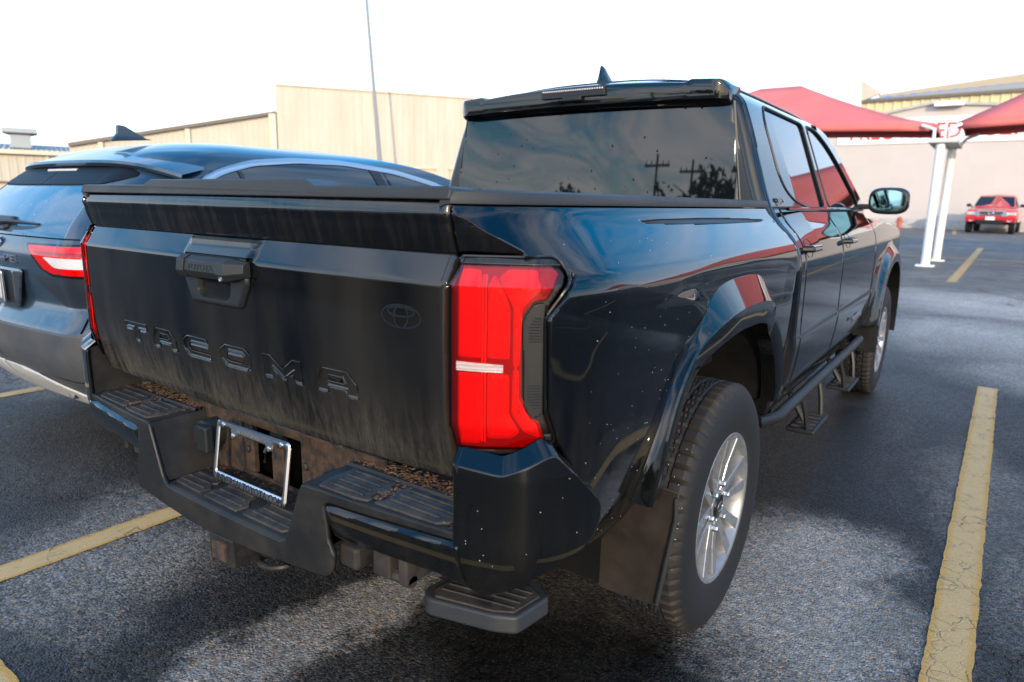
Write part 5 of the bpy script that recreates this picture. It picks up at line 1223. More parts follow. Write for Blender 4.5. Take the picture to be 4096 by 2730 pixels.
# stickers seen through the glass are left out; roof
def roofZ(x, y): return 1.802-.062*np.abs(x/.62)**2.6-.055*np.maximum(y-2.75, 0)**2*.9-.012*np.maximum(2.3-y, 0)
rf = surf('roof', seg((-.605,60),(.605,)), seg((1.93,50),(3.26,)), lambda x, y: st3(x, y, roofZ(x, y)), [], PAINT, TR, (0,0,1), .01, 1, 40)
# spoiler over the rear glass
X = seg((-.634,8),(-.60,14),(-.50,4),(-.47,44),(.47,4),(.50,14),(.60,8),(.634,)); V = []
for x in X:
    ax = abs(x); hz = float(sm(np.array([ax]), .47, .50)[0]); zr_ = 1.762-.019*min(ax/.48, 1)**2+hz*.011-.006*max(0, (ax-.5)/.1)-.030*max(0, (ax-.60)/.034)**2
    rz_ = float(roofZ(np.array([x]), np.array([1.945]))[0]); zb_ = 1.672-.008*(x/.63)**2; c_ = .020*(1-(x/.63)**2); e_ = .03*max(0, (ax-.58)/.054)**2
    V += [(x,1.862,zb_),(x,1.812-c_+e_,zb_+.002),(x,1.795-c_+e_,zb_+.014),(x,1.788-c_+e_,zr_-.012),(x,1.791-c_+e_,zr_-.003),(x,1.800-c_+e_,zr_),(x,1.862,max(zr_+.003, rz_-.020)),(x,1.945,rz_+.0015),(x,1.95,rz_-.03)]
n = len(X)
o = mesh_obj('roof_spoiler', V, [(i*9+j,(i+1)*9+j,(i+1)*9+j+1,i*9+j+1) for i in range(n-1) for j in range(8)]+[tuple(range(9)), tuple(range((n-1)*9+8, (n-1)*9-1, -1))], GLOSS, TR, True, 30)
bm = bmesh.new(); bm.from_mesh(o.data); bmesh.ops.recalc_face_normals(bm, faces=bm.faces); bm.to_mesh(o.data); bm.free()
bevel(MB().box((-.150,1.758,1.716),(.150,1.790,1.750)).obj('brake_light_housing', RUBBER_SEAL, o, False), .003)
for k in range(26): MB().lathe([(0,.0),(0,.0042),(-.004,.003),(-.005,0)], 8, 'y', (-.140+k*.0112,1.757,1.744)).obj('light_diode', LAMP_WHITE, o)
bevel(MB().box((-.045,1.752,1.700),(.045,1.79,1.722)).obj('rear_camera', RUBBER_SEAL, o, False), .006)
# shark fin aerial
m_ = MB(); n = 16; V = []
for z_, l0, l1, wd in ((0,-.085,.155,.030),(.015,-.07,.135,.022),(.035,-.058,.10,.014),(.06,-.048,.055,.009),(.085,-.040,.015,.005),(.094,-.036,-.01,.002)):
    for k in range(n):
        t = 2*math.pi*k/n; u = (math.cos(t)+1)/2; V.append((wd*math.sin(t)*(.6+.4*math.sin(math.pi*min(1, u*1.1)))-.0, 2.03+l0+(l1-l0)*u, 1.785+z_))
F = [(i*n+k,i*n+(k+1)%n,(i+1)*n+(k+1)%n,(i+1)*n+k) for i in range(5) for k in range(n)]+[tuple(range(5*n,6*n))]
o = mesh_obj('roof_aerial', V, F, PAINT, TR, True, 50)
bm = bmesh.new(); bm.from_mesh(o.data); bmesh.ops.recalc_face_normals(bm, faces=bm.faces); bm.to_mesh(o.data); bm.free()
# windscreen, bonnet, nose
surf('windscreen', seg((-.66,20),(.66,)), seg((0,16),(1,)), lambda x, t: st3(x*(1+.06*t), 3.25+.72*t-.10*(x/.66)**2, roofZ(x, 3.25+0*x)-.008-(.47)*t-.10*t*(1-t)*-1), [], GLASS_SIDE, TR, (0,.6,1), .006, 1, 60)
def bonZ(x, y): return 1.245-.075*np.maximum(y-3.85, 0)-.05*np.maximum(y-4.5, 0)**2-.055*np.abs(x/.86)**3+.012*sm(np.abs(x), .30, .38)
surf('bonnet', seg((-.885,50),(.885,)), seg((3.86,40),(5.25,)), lambda x, y: st3(x, y, bonZ(x, y)), [], PAINT, TR, (0,0,1), .01, 1, 40)
MB().box((-.72,3.80,1.10),(.72,3.95,1.23)).obj('scuttle', DARK, TR, False)
bevel(MB().box((-.86,5.20,.62),(.86,5.30,1.10)).obj('grille', GLOSS, TR, False), .03); bevel(MB().box((-.90,5.12,.48),(.90,5.36,.74)).obj('front_bumper', PLASTIC, TR, False), .05, 3)
for s in (-1, 1): bevel(MB().box((s*.60 if s > 0 else -.90,5.10,.92),(.90 if s > 0 else -.60,5.29,1.08)).obj('headlamp', LENS_CLEAR, TR, False), .03)
# litter and specks
V = []; F = []
def leafy(x, y, z, s):
    a = random.uniform(0, 6.28); k = len(V); dx, dy = math.cos(a)*s, math.sin(a)*s; t = random.uniform(-.6, .6)*s
    V.extend([(x-dx,y-dy,z),(x-dy*.35,y+dx*.35,z+abs(t)*.5),(x+dx,y+dy,z+t*.4+.001),(x+dy*.35,y-dx*.35,z+.001)]); F.append((k,k+1,k+2,k+3))
for i in range(2600):
    x = random.uniform(-.71, .71); q = random.random()
    if q < .45: leafy(x, random.gauss(.285,.016) if abs(x) > .33 else random.uniform(.258,.30), (.674 if abs(x) > .33 else .703)+random.uniform(0,.012), random.uniform(.003,.010))
    elif q < .80: leafy(random.choice((-1,1))*random.uniform(.34,.70), .245+abs(random.gauss(0,.03)), .679+random.uniform(0,.008), random.uniform(.003,.009))
    elif q < .92: leafy(random.uniform(-.26,.25), .262-abs(random.gauss(0,.025)), .523+random.uniform(0,.004), random.uniform(.002,.006))
    else: leafy(random.choice((-.515,-.53,.515,.525,.72,-.36))+random.gauss(0,.008), random.uniform(.14,.24), .681, random.uniform(.003,.007))
tag(mesh_obj('leaf_litter', V, F, LEAFM, None, False), 'brown leaf litter caught in the truck bumper step', 'leaf litter', kind='stuff')
V = []; F = []
def speck(P, n, s):
    k = len(V); P = Vector(P); n = Vector(n).normalized(); a = n.orthogonal().normalized(); b_ = n.cross(a); t = random.uniform(0, 6.28); a, b_ = a*math.cos(t)+b_*math.sin(t), b_*math.cos(t)-a*math.sin(t)
    V.extend([P+a*s+n*.001, P+b_*s*.45+n*.001, P-a*s+n*.001, P-b_*s*.45+n*.001]); F.append((k,k+1,k+2,k+3))
for i in range(110):
    y = random.uniform(.30, .95); z = random.uniform(.55, 1.22)
    if rho_(np.array([y]), np.array([z]))[0] < 1.02: continue
    if poly_sd(SK, np.array([y]), np.array([z]))[0] < .01: continue
    speck((float(bedX(np.array([y]), np.array([z]))[0]), y, z), (1,-.1,0), random.uniform(.0008,.0021))
for i in range(14):
    s = random.uniform(.02,.30); z = random.uniform(.62,.80); P = wingF(np.array([s]), np.array([z]))[0]
    if poly_sd(WO, np.array([s]), np.array([z]))[0] > .01: speck(P, (.8,-.6,0), random.uniform(.0008,.002))
for i in range(60):
    a = random.uniform(2.3, 4.2); x = random.uniform(.84,.93); speck((x, WY+.389*math.cos(a), WZ+.389*math.sin(a)), (0,math.cos(a),math.sin(a)), random.uniform(.001,.0024))
tag(mesh_obj('dirt_specks', V, F, material('pale_speck', (.55,.52,.47), .7), None, False), 'tiny pale flecks stuck to the truck rear side and tyre', 'specks', kind='stuff')

# ================================================================== GREY CROSSOVER ON THE LEFT
SUV = empty('crossover_car', 'dark blue grey crossover parked left of the black pickup, rear spoiler and fin aerial visible', 'car', (-2.58, 2.9, 0))
cx0 = -2.58
SP = material('slate_blue_paint', (.010,.028,.052), .34, .15, .55, .14, build=paint_nodes(.25))
SPLAST = material('grey_bumper_plastic', rough=.55, build=plastic_nodes((.045,.050,.058), .2))
SILV = material('silver_lower_trim', rough=.4, build=plastic_nodes((.40,.40,.40), .1))
LV = [(.24,.80,.66,4.9,.22),(.30,.84,.60,5.0,.24),(.42,.90,.50,5.1,.26),(.55,.925,.455,5.15,.27),(.66,.935,.45,5.15,.27),(.70,.935,.475,5.15,.27),(.78,.930,.520,5.12,.27),(.88,.925,.505,5.05,.28),(1.0,.915,.50,4.9,.28),(1.08,.900,.525,4.6,.28),(1.13,.885,.555,4.2,.28),
      (1.20,.862,.615,3.95,.28),(1.30,.825,.715,3.60,.28),(1.38,.790,.815,3.32,.27),(1.44,.755,.90,3.10,.26),(1.50,.70,1.00,2.85,.26),(1.538,.62,1.12,2.62,.26),(1.567,.50,1.26,2.4,.24),(1.586,.34,1.45,2.25,.20),(1.597,.12,1.75,2.1,.10),(1.599,.01,1.9,2.0,.005)]
LK = np.arange(len(LV)); LA = np.array(LV)
def lev(z):
    return [interp(z, list(zip(LA[:,0], LA[:,k]))) for k in range(1, 5)]
def suvF(t, z, off=0.0):
    """t: 0..1 rear edge from centre to corner start, 1..2 rounded corner, 2..3 side going forward (right half)"""
    hw, yb, yf, r = lev(z); r = np.minimum(r, hw*.9); bulge = .07*(hw/.93)**2
    a = np.clip(t-1, 0, 1)*math.pi/2
    x0 = (hw-r)*np.clip(t, 0, 1); yr = yb+bulge*(x0/np.maximum(hw, .05))**2
    xc = hw-r; yc = yb+bulge*(xc/np.maximum(hw, .05))**2
    rx = r; ry = r*1.15
    x = np.where(t <= 1, x0, xc+rx*np.sin(a)); y = np.where(t <= 1, yr, yc+ry-ry*np.cos(a))
    y = np.where(t > 2, yc+ry+(yf-yc-ry)*(t-2), y)
    n_ = st3(np.where(t <= 1, .1*np.clip(t,0,1), np.sin(a)), np.where(t <= 1, -1., -np.cos(a)), 0*t)
    P = st3(x, y, z)+n_*(np.reshape(off, (-1, 1)) if np.ndim(off) else off)
    return P
def SF(sg): 
    def f(t, z, off=0.0): P = suvF(t, z, off); return st3(cx0+sg*P[:,0], P[:,1], P[:,2])
    return f
def solve_tz(F, x_or_y, z): pass
ZV = seg((.44,10),(.55,10),(.66,3),(.70,16),(1.08,6),(1.13,30),(1.38,12),(1.50,12),(1.586,6),(1.5988,))
# side glass outline in (y,z)
SG = round_poly([(1.16,1.345),(1.30,1.405),(1.50,1.455),(1.80,1.485),(2.15,1.49),(2.55,1.455),(2.90,1.385),(3.25,1.28),(3.60,1.12),(1.30,1.12),(1.12,1.24)], .05, 4)
def inSG(k): 
    Pk = grow(SG, k)
    return lambda t, z: np.where(t > 1.2, poly_sd(Pk, suvF(t, z)[:,1], z), -1.)
RG = lambda t, z: np.minimum(np.minimum(z-1.085, 1.40-z), 1.10-t)     # rear glass region
for sg in (1, -1):
    F_ = SF(sg)
    body = surf('body', seg((0,14),(1,16),(2,70),(3,)), ZV, F_, [lambda t, z: -inSG(.03)(t, z), lambda t, z: -(RG(t, z)), lambda t, z: np.where(t > 1.9, 1e-3+np.hypot((suvF(t, z)[:,1]-1.62)/.40, (z-.34)/.42)-1, 1)], SP, None, (sg*.6,-.6,.3), .01, 1, 40)
    kid(body, SUV)
    kid(surf('rear_window', seg((0,14),(1.10,)), seg((1.085,26),(1.40,)), lambda t, z: F_(t, z, -.004), [], glass_black('wet_rear_glass', True, (.05,.09,.14)) if sg > 0 else bpy.data.materials['wet_rear_glass'], None, (sg*.2,-1,.6), 0, 1, 60), SUV)
    kid(surf('side_window', seg((1.2,16),(2,80),(3,)), seg((1.10,40),(1.52,)), lambda t, z: F_(t, z, -.003), [inSG(0)], material('blue_tinted_glass', (.004,.010,.016), .04, 0, 0, spec=.9) if sg > 0 else bpy.data.materials['blue_tinted_glass'], None, (sg,0,.3), 0, 1, 60), SUV)
    kid(surf('window_trim', seg((1.2,30),(2,150),(3,)), seg((1.08,110),(1.55,)), lambda t, z: F_(t, z, .004+.004*np.clip(np.minimum(inSG(.03)(t, z), -inSG(0)(t, z))/.008, 0, 1)), [inSG(.031), lambda t, z: -inSG(-.001)(t, z)], CHROME_D, None, (sg,0,.3), 0, 1, 60), SUV)
    for yy, w_ in ((1.42,.012), (2.42,.04), (2.50,.008)):
        kid(surf('window_pillar', seg((1.2,20),(2,300),(3,)), seg((1.12,30),(1.50,)), lambda t, z: F_(t, z, .002), [inSG(0), lambda t, z: w_-np.abs(suvF(t, z)[:,1]-yy-(z-1.3)*-.25)], GLOSS if w_ < .03 else RUBBER_SEAL, None, (sg,0,.3), 0, 1, 60), SUV)
    kid(surf('lower_bumper', seg((0,14),(1,16),(2,40),(3,)), seg((.30,14),(.44,)), F_, [lambda t, z: np.where(t > 1.9, 1e-3+np.hypot((suvF(t, z)[:,1]-1.62)/.40, (z-.34)/.42)-1, 1)], SPLAST, None, (sg*.5,-1,-.2), .01, 1), SUV)
    kid(surf('bumper_band', seg((0,14),(1,16),(2,14),(2.16,)), seg((.425,20),(.665,)), lambda t, z: F_(t, z, .004), [lambda t, z: .665-z-.0*t], SPLAST, None, (sg*.5,-1,0), .004, 1), SUV)
    kid(surf('silver_diffuser', seg((0,14),(1,16),(1.75,)), seg((.25,10),(.46,)), lambda t, z: F_(t, z, .014), [lambda t, z: .44-.10*sm(t, .3, 1.2)+.04*sm(t, 1.1, 1.7)-z, lambda t, z: z-.26-.08*sm(t, .9, 1.7)], SILV, None, (sg*.5,-1,0), .008, 1), SUV)
    # lamps
    TLP = round_poly([(.60,1.045),(2.10,1.060),(2.2,.99),(1.6,.925),(.92,.925),(.80,.945)], .02, 3)
    th_ = np.array([(1.0,1)])
    def tl(name, P, off, mt, r=.015):
        P = round_poly(P, r, 3); us = seg((.5,30),(1,50),(2,10),(2.3,)); kid(surf(name, us, np.arange(.90, 1.08, .004), lambda t, z: F_(t, z, off), [inside(P)], mt, None, (sg*.5,-1,0), 0, 1, 60), SUV)
    tl('tail_lamp_surround', [(.56,1.058),(2.16,1.072),(2.24,.985),(1.6,.912),(.90,.912),(.76,.94)], .003, GLOSS)
    tl('tail_lamp', [(.60,1.048),(2.10,1.060),(2.17,.99),(1.6,.925),(.92,.925),(.80,.945)], .006, LAMP_IN)
    tl('tail_lamp_lens', [(.60,1.048),(2.10,1.060),(2.17,.99),(1.6,.925),(.92,.925),(.80,.945)], .014, LENS_RED)
    tl('tail_lamp_bar', [(.70,1.025),(2.0,1.03),(2.0,1.012),(.74,1.010)], .008, LAMP_DEEP, .004)
    tl('reversing_lamp', [(.86,1.002),(1.75,1.002),(1.7,.956),(1.05,.956),(.98,.960)], .016, LAMP_WHITE)
    # hatch seams
    for f_cut, uu, vv in ((lambda t, z: .0025-np.abs(z-1.085), seg((0,20),(1.3,)), np.arange(1.075, 1.095, .001)),
                          (lambda t, z: .012-np.abs(t-1.32-.25*np.maximum(0, .74-z)), np.arange(1.25, 1.45, .004), seg((.672,20),(.925,)))):
        kid(surf('hatch_seam', uu, vv, lambda t, z: F_(t, z, .0012), [f_cut], DARK, None, (sg*.5,-1,0), 0, 1), SUV)
    wl = dup_tree(wheel0, None, (cx0+sg*.79, 1.62, .345), 0 if sg > 0 else math.pi); wl.scale = (.9,.88,.88); kid(wl, SUV)
    wl = dup_tree(wheel0, None, (cx0+sg*.79, 4.33, .345), 0 if sg > 0 else math.pi); wl.scale = (.9,.88,.88); kid(wl, SUV)
    kid(MB().lathe([(0,.034),(-.05,.036),(-.11,.036),(-.11,.030),(0,.028)], 18, 'y', (cx0+sg*.50,.69,.335)).obj('exhaust_tip', CHROME, None), SUV)
# recessed plate area and hatch lower facet
kid(bevel(MB().box((cx0-.88,.80,.30),(cx0+.88,4.9,.46)).obj('floor_pan', DARK, None, False), .02), SUV)
# body recess: dark slanted facets around the plate
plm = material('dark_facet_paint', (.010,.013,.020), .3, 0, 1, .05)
for sg in (1, -1):
    F_ = SF(sg)
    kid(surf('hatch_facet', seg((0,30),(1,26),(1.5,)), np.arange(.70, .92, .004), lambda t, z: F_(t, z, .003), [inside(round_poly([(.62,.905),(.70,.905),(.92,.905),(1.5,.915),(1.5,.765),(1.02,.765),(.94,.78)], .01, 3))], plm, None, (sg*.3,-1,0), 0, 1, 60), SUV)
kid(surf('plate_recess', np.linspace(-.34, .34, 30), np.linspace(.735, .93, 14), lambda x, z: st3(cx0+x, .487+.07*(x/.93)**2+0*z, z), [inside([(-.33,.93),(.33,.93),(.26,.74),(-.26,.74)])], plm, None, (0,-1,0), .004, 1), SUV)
pl2 = surf('licence_plate', np.linspace(-.15, .15, 3), np.linspace(.760, .905, 3), lambda x, z: st3(cx0+x, .472+0*z, z), [], material('blank_plate', (.42,.44,.46), .5), None, (0,-1,0), .004, 1); kid(pl2, SUV)
FO2 = round_poly([(-.158,.752),(.158,.752),(.158,.915),(-.158,.915)], .014); FI2 = round_poly([(-.140,.776),(.140,.776),(.140,.897),(-.140,.897)], .008)
kid(surf('plate_frame', np.arange(-.16, .161, .004), np.arange(.748, .92, .004), lambda x, z: st3(cx0+x, .463+0*z, z), [inside(FO2), outside(FI2)], CHROME, None, (0,-1,0), .008, 1), SUV)
kid(text_obj('ESCAPE', .050, CHROME, None, (cx0+.01,.497,.958), (R(90),0,0), .004, 'lettering', .50), SUV)
P = [(cx0+.085*math.cos(t), .505, 1.045+.034*math.sin(t)) for t in np.linspace(0, 2*math.pi, 30)]
kid(MB().tube(P, .004, 6, False).obj('oval_emblem', CHROME_D, None), SUV); kid(MB().prism([(cx0+.080*math.cos(t), 1.045+.030*math.sin(t)) for t in np.linspace(0, 2*math.pi, 24, endpoint=False)], lambda x, z: (x,.504,z), lambda x, z: (x,.515,z)).obj('emblem_field', material('blue_emblem', (.02,.06,.20), .3, 0, 1), None, False), SUV)
# roof spoiler: from the roof back over the glass
U = seg((-1,40),(1,)); V = []
for u in U:
    a = abs(u); xs_ = cx0+u*.85; yt = .855+.02*a**2+.15*a**5; zt = 1.458-.012*a**2-.060*a**6
    V += [(xs_*1, yt+.012, zt-.030), (xs_, yt, zt-.014), (xs_, yt+.006, zt), (cx0+u*.80, yt+.12+.03*a, zt+.040-.008*a**3), (cx0+u*.69, 1.17+.08*a, 1.548-.085*a**3+.006*(1-a)), (cx0+u*.70, 1.17+.08*a, 1.47-.05*a**3), (cx0+u*.74, yt+.14, zt-.055)]
n = len(U); o = mesh_obj('roof_spoiler', V, [(i*7+j,(i+1)*7+j,(i+1)*7+(j+1)%7,i*7+(j+1)%7) for i in range(n-1) for j in range(7)], SP, None, True, 40)
bm = bmesh.new(); bm.from_mesh(o.data); bmesh.ops.recalc_face_normals(bm, faces=bm.faces); bm.to_mesh(o.data); bm.free(); kid(o, SUV)
V = []
for u in U:
    a = abs(u); yt = .855+.02*a**2+.15*a**5; zt = 1.458-.012*a**2-.060*a**6; V += [(cx0+u*.795, yt+.016, zt-.032), (cx0+u*.72, yt+.10, zt-.062), (cx0+u*.70, yt+.15-.02*a, zt-.058)]
o = mesh_obj('spoiler_underside', V, [(i*3+j,(i+1)*3+j,(i+1)*3+j+1,i*3+j+1) for i in range(n-1) for j in range(2)], GLOSS, None, True, 40); kid(o, SUV)
SATIN = material('satin_spoiler_shade', (.002,.002,.003), .5, spec=.12)  # dark sheet painting the shade beneath the spoiler
SHP = round_poly([(-.05,1.333),(.6,1.333),(1.10,1.336),(1.28,1.355),(1.432,1.379),(1.42,1.394),(1.156,1.438),(.4,1.466),(-.05,1.470)], .015, 3)
for sg in (1, -1):
    F_ = SF(sg); kid(surf('spoiler_shade_panel', seg((0,30),(1,40),(1.45,)), seg((1.325,50),(1.475,)), lambda t, z: F_(t, z, .006), [inside(SHP)], SATIN, None, (sg*.2,-1,.6), .004, 1, 60), SUV)
kid(bevel(MB().box((cx0-.17,.842,1.400),(cx0+.17,.86,1.414)).obj('high_brake_lamp', LAMP_WHITE, None, False), .004), SUV)
# aerial fin, wiper
m_ = MB(); m_.prism([(1.10,1.575),(1.34,1.60),(1.30,1.605),(1.185,1.665),(1.145,1.668),(1.14,1.62)], lambda y, z: (cx0-.012,y,z), lambda y, z: (cx0+.012,y,z)); kid(bevel(m_.obj('roof_aerial', SP, None, False), .006, 3), SUV)
kid(bevel(MB().add([(cx0-.07,.555,1.105),(cx0+.08,.555,1.105),(cx0+.10,.60,1.165),(cx0-.09,.60,1.165),(cx0-.07,.52,1.11),(cx0+.08,.52,1.11),(cx0+.10,.565,1.175),(cx0-.09,.565,1.175)], [(0,1,2,3),(7,6,5,4),(0,4,5,1),(1,5,6,2),(2,6,7,3),(3,7,4,0)]).obj('wiper_base', RUBBER_SEAL, None, False), .01), SUV)
kid(MB().tube([(cx0-.05,.535,1.145),(cx0+.15,.535,1.150),(cx0+.30,.555,1.145),(cx0+.38,.575,1.142)], [.018,.012,.007,.005], 8).obj('wiper_arm', RUBBER_SEAL, None), SUV)

# ================================================================== pale car beyond, mostly hidden
WC = empty('hatchback_car', 'pale silver car just peeping in at the left edge beyond the crossover', 'car', (-6.9, 3.6, 0))
wp = material('pale_silver_paint', (.55,.56,.58), .35, .2, 1, .05)
def simple_car(par, cx, y0, L, W, H, pm, face=1, z0=0, wheel_r=.33, rot=None):
    """compact car body lofted along its length: list of (t, half width factor, zlow, zbelt, zroof)"""
    st = [(0,.80,.32,.72,.74),(.015,.90,.25,.86,.90),(.05,.96,.22,.92,.98),(.12,1,.2,.96,1.22),(.22,1,.2,.97,1.40),(.40,1,.2,.97,H),(.55,1,.2,.95,H-.01),(.68,1,.2,.94,H-.12),(.78,1,.2,.92,1.02),(.90,.98,.22,.84,.88),(.97,.92,.25,.74,.76),(1,.84,.30,.62,.63)]
    V = []; n = len(st); m = 13
    for t, f, zl, zb, zr in st:
        y = y0+L*t; w_ = W/2*f; g_ = max(0, min(1, (zr-zb)/.35))
        prof = [(w_*.86,zl),(w_*.97,zl+.12),(w_,.55),(w_*.985,zb-.08),(w_*.94,zb),(w_*(.94-.17*g_),zb+(zr-zb)*.7),(w_*(.80-.22*g_),zr-.01)]
        V += [(cx+x, y, z+z0) for x, z in prof]+[(cx-x, y, z+z0) for x, z in prof[::-1]][:-1]
        if len(prof)*2-1 != m: raise RuntimeError
    F = [(i*m+j,(i+1)*m+j,(i+1)*m+j+1,i*m+j+1) for i in range(n-1) for j in range(m-1)]+[tuple(range(m)), tuple(range(n*m-1, (n-1)*m-1, -1))]
    o = mesh_obj('body', V, F, pm, None, True, 40); bm = bmesh.new(); bm.from_mesh(o.data); bmesh.ops.recalc_face_normals(bm, faces=bm.faces); bm.to_mesh(o.data); bm.free(); kid(o, par)
    Vg = []
    for s in (1, -1):
        q = []
        for t, f, zl, zb, zr in st[3:8]:
            y = y0+L*t; w_ = W/2*f; g_ = max(0, min(1, (zr-zb)/.35)); q.append(((cx+s*(w_*.935+.004), y, zb+.04+z0), (cx+s*(w_*(.94-.17*g_)+.006), y, zb+(zr-zb)*.68+z0)))
        k = [v for p in q for v in p]; kid(mesh_obj('side_window', k, [(2*i,2*i+2,2*i+3,2*i+1) for i in range(4)], GLASS_SIDE, None, False), par)
    for yy in (y0+L*.18, y0+L*.82):
        for s in (1, -1):
            wl = dup_tree(wheel0, None, (cx+s*(W/2-.13), yy, wheel_r+z0), 0 if s > 0 else math.pi); wl.scale = (.8, wheel_r/.385, wheel_r/.385); kid(wl, par)
simple_car(WC, -6.9, 1.5, 4.3, 1.8, 1.38, wp)

# ================================================================== RED PICKUP FACING US
RX, RY, RZ = 1.28, 36.3, .27
RT = empty('pickup_truck', 'bright red pickup facing the camera in front of the pale hall wall', 'pickup truck', (RX, RY, RZ))
RP = material('bright_red_paint', (.50,.012,.014), .35, 0, 1, .05)
def rk(o): o.parent = RT; return o
def loft(name, sec, mt, ang=35):
    """sections: (y, [(x,z)...] right half from bottom to top centre)"""
    V = []; n = len(sec); h = len(sec[0][1])
    for y, P in sec: V += [(x,y,z) for x, z in P]+[(-x,y,z) for x, z in P[::-1]]
    m = 2*h; F = [(i*m+j,(i+1)*m+j,(i+1)*m+(j+1)%m,i*m+(j+1)%m) for i in range(n-1) for j in range(m)]+[tuple(range(m)), tuple(range(n*m-1, (n-1)*m-1, -1))]
    o = mesh_obj(name, V, F, mt, None, True, ang); bm = bmesh.new(); bm.from_mesh(o.data); bmesh.ops.recalc_face_normals(bm, faces=bm.faces); bm.to_mesh(o.data); bm.free(); return rk(o)
loft('body', [(-.02,[(.70,.52),(.80,.56),(.86,.66),(.86,.92),(.80,1.00),(0,1.03)]),(.12,[(.74,.50),(.90,.54),(.95,.66),(.94,.95),(.86,1.06),(0,1.10)]),(.6,[(.60,.62),(.92,.84),(.96,.90),(.95,.98),(.88,1.10),(0,1.15)]),
               (1.15,[(.74,.48),(.92,.52),(.95,.66),(.94,.98),(.90,1.12),(0,1.19)]),(1.5,[(.74,.46),(.92,.50),(.94,.66),(.93,1.0),(.88,1.16),(0,1.22)]),(3.4,[(.74,.46),(.92,.50),(.94,.66),(.93,1.0),(.88,1.16),(0,1.2)]),(5.2,[(.74,.5),(.92,.54),(.93,.66),(.92,1.0),(.88,1.14),(0,1.14)])], RP)
loft('cabin', [(1.25,[(.80,1.12),(.78,1.15),(.70,1.18),(0,1.20)]),(1.95,[(.86,1.13),(.80,1.20),(.66,1.64),(0,1.70)]),(2.3,[(.87,1.13),(.81,1.20),(.67,1.70),(0,1.77)]),(3.2,[(.87,1.13),(.81,1.20),(.66,1.70),(0,1.76)]),(3.5,[(.86,1.13),(.80,1.2),(.64,1.62),(0,1.68)])], RP)
rk(mesh_obj('windscreen', [(-.74,1.30,1.185),(.74,1.30,1.185),(.64,1.90,1.625),(-.64,1.90,1.625)], [(0,1,2,3)], GLASS_SIDE, None, False)).data.transform(Matrix.Translation((0,-.03,.012)))
for s in (-1, 1):
    rk(mesh_obj('side_window', [(s*.842,1.75,1.20),(s*.842,3.3,1.20),(s*.69,3.2,1.62),(s*.69,2.1,1.62)], [(0,1,2,3)], GLASS_SIDE, None, False))
    rk(bevel(MB().box((min(s*.55,s*.90),-.035,.80),(max(s*.55,s*.90),.2,.95)).obj('headlamp', material('headlamp_glass', (.62,.62,.60), .15, .4, 1) if s < 0 else bpy.data.materials['headlamp_glass'], None, False), .03))
    rk(bevel(MB().box((min(s*.89,s*.935),.02,.83),(max(s*.89,s*.935),.25,.93)).obj('indicator', material('amber_lens', (.8,.25,.03), .3) if s < 0 else bpy.data.materials['amber_lens'], None, False), .01))
    rk(MB().lathe([(0,0),(0,.075),(-.01,.085),(-.02,.075),(-.015,.055),(0,0)], 18, 'y', (s*.70,-.06,.60)).obj('fog_lamp', CHROME_D, None))
    V, F = ell(s*1.02, 1.55, 1.24, .10, .05, .075); rk(mesh_obj('door_mirror', V, F, RUBBER_SEAL, None, True))
    rk(MB().tube([(s*.86,1.6,1.18),(s*.96,1.56,1.20)], .02, 8).obj('mirror_arm', RUBBER_SEAL, None))
    for yy in (.58, 4.0):
        wl = dup_tree(wheel0, RT, (s*.80, yy, .375), 0 if s > 0 else math.pi)
GR = round_poly([(-.46,1.00),(.46,1.00),(.60,.93),(.62,.78),(.44,.74),(.38,.80),(-.38,.80),(-.44,.74),(-.62,.78),(-.60,.93)], .03, 3)
GI = round_poly([(-.40,.955),(.40,.955),(.44,.90),(.36,.83),(-.36,.83),(-.44,.90)], .02, 3)
rk(bevel(MB().prism(GR, lambda x, z: (x,-.075,z), lambda x, z: (x,0,z)).obj('grille_surround', CHROME, None, False), .012))
rk(MB().prism(GI, lambda x, z: (x,-.085,z), lambda x, z: (x,-.02,z)).obj('grille', DARK, None, False))
for k in range(4): rk(MB().box((-.39,-.092,.848+k*.028),(.39,-.086,.856+k*.028)).obj('grille_bar', CHROME_D, None, False))
rk(MB().tube([(.085*math.cos(t), -.10, .895+.058*math.sin(t)) for t in np.linspace(0, 2*math.pi, 26)], .012, 6, False).obj('badge_ring', CHROME, None))
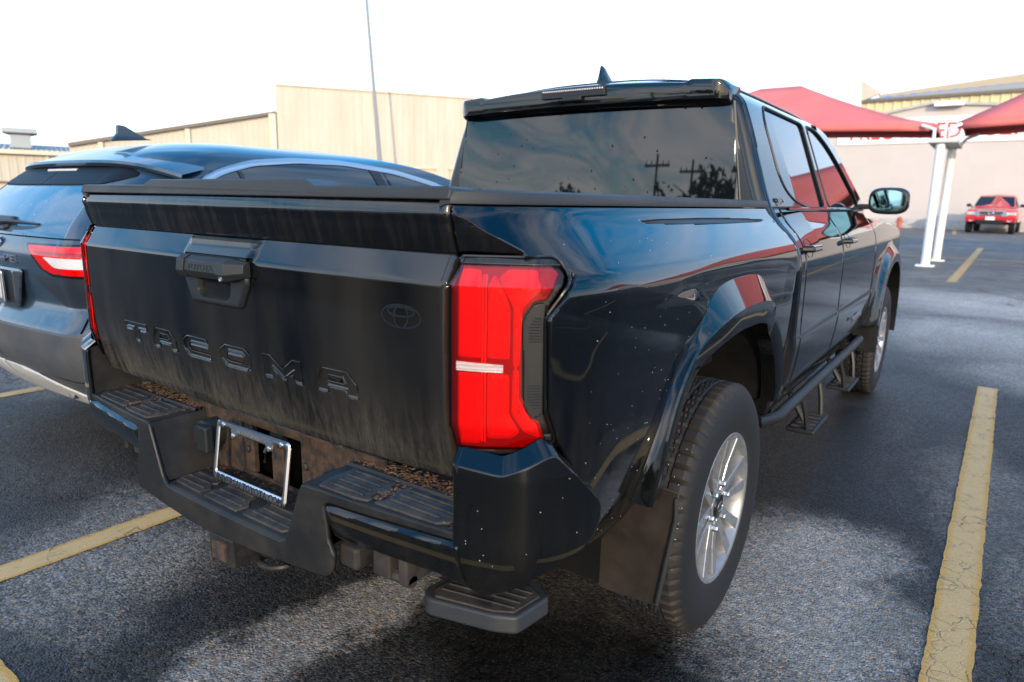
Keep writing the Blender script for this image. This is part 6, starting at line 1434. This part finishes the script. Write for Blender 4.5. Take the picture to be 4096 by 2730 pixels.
rk(bevel(MB().add([(-.92,-.06,.50),(.92,-.06,.50),(.94,-.10,.74),(-.94,-.10,.74),(-.92,.2,.50),(.92,.2,.50),(.94,.2,.74),(-.94,.2,.74)], [(0,1,2,3),(7,6,5,4),(0,4,5,1),(1,5,6,2),(2,6,7,3),(3,7,4,0)]).obj('bumper', RP, None, False), .03))
rk(bevel(MB().add([(-.48,-.12,.40),(.48,-.12,.40),(.56,-.14,.60),(-.56,-.14,.60),(-.48,.1,.40),(.48,.1,.40),(.56,.1,.60),(-.56,.1,.60)], [(0,1,2,3),(7,6,5,4),(0,4,5,1),(1,5,6,2),(2,6,7,3),(3,7,4,0)]).obj('lower_intake', RUBBER_SEAL, None, False), .02))
rk(MB().box((-.17,-.155,.60),(.17,-.143,.74)).obj('number_plate', SIGNW, None, False))
rk(MB().box((-.8,.3,.40),(.8,5.1,.55)).obj('underbody', DARK, None, False))
RT.rotation_euler = (0,0,R(-4))

# car across the lane to the right, out of frame but mirrored in the truck's doors
OC = empty('sedan_car', 'silver car beyond the right edge of the photo beneath the canopy', 'car', (6.6, 19.2, .15)); simple_car(OC, 6.6, 17.2, 4.5, 1.8, 1.42, wp, z0=.15)

# a row of parked cars behind the photographer, mirrored in the tailgate
dk = material('charcoal_car_paint', (.012,.013,.015), .3, .3, 1, .05); bl = material('navy_car_paint', (.008,.014,.035), .3, .3, 1, .05); be = material('sand_car_paint', (.34,.29,.22), .35, .2, 1, .05)
for cx_, y_, mt, lab in ((-3.9,-11.2,bl,'navy hatchback parked behind the photographer, nearest to the black pickup'), (-6.7,-10.9,dk,'charcoal hatchback parked behind the photographer, second in the row'), (-9.4,-11.3,be,'sand coloured hatchback parked behind the photographer'), (-12.2,-11.0,dk,'charcoal hatchback parked behind the photographer at the far end of the row')):
    r0 = empty('hatchback_car', lab, 'car', (cx_, y_+2.1, 0), group='cars parked behind the photographer'); simple_car(r0, cx_, y_, 4.3, 1.8, 1.46, mt)
for k in range(6): line((-13.6+2.75*k, -11.8), (-13.6+2.75*k, -6.6), .12)
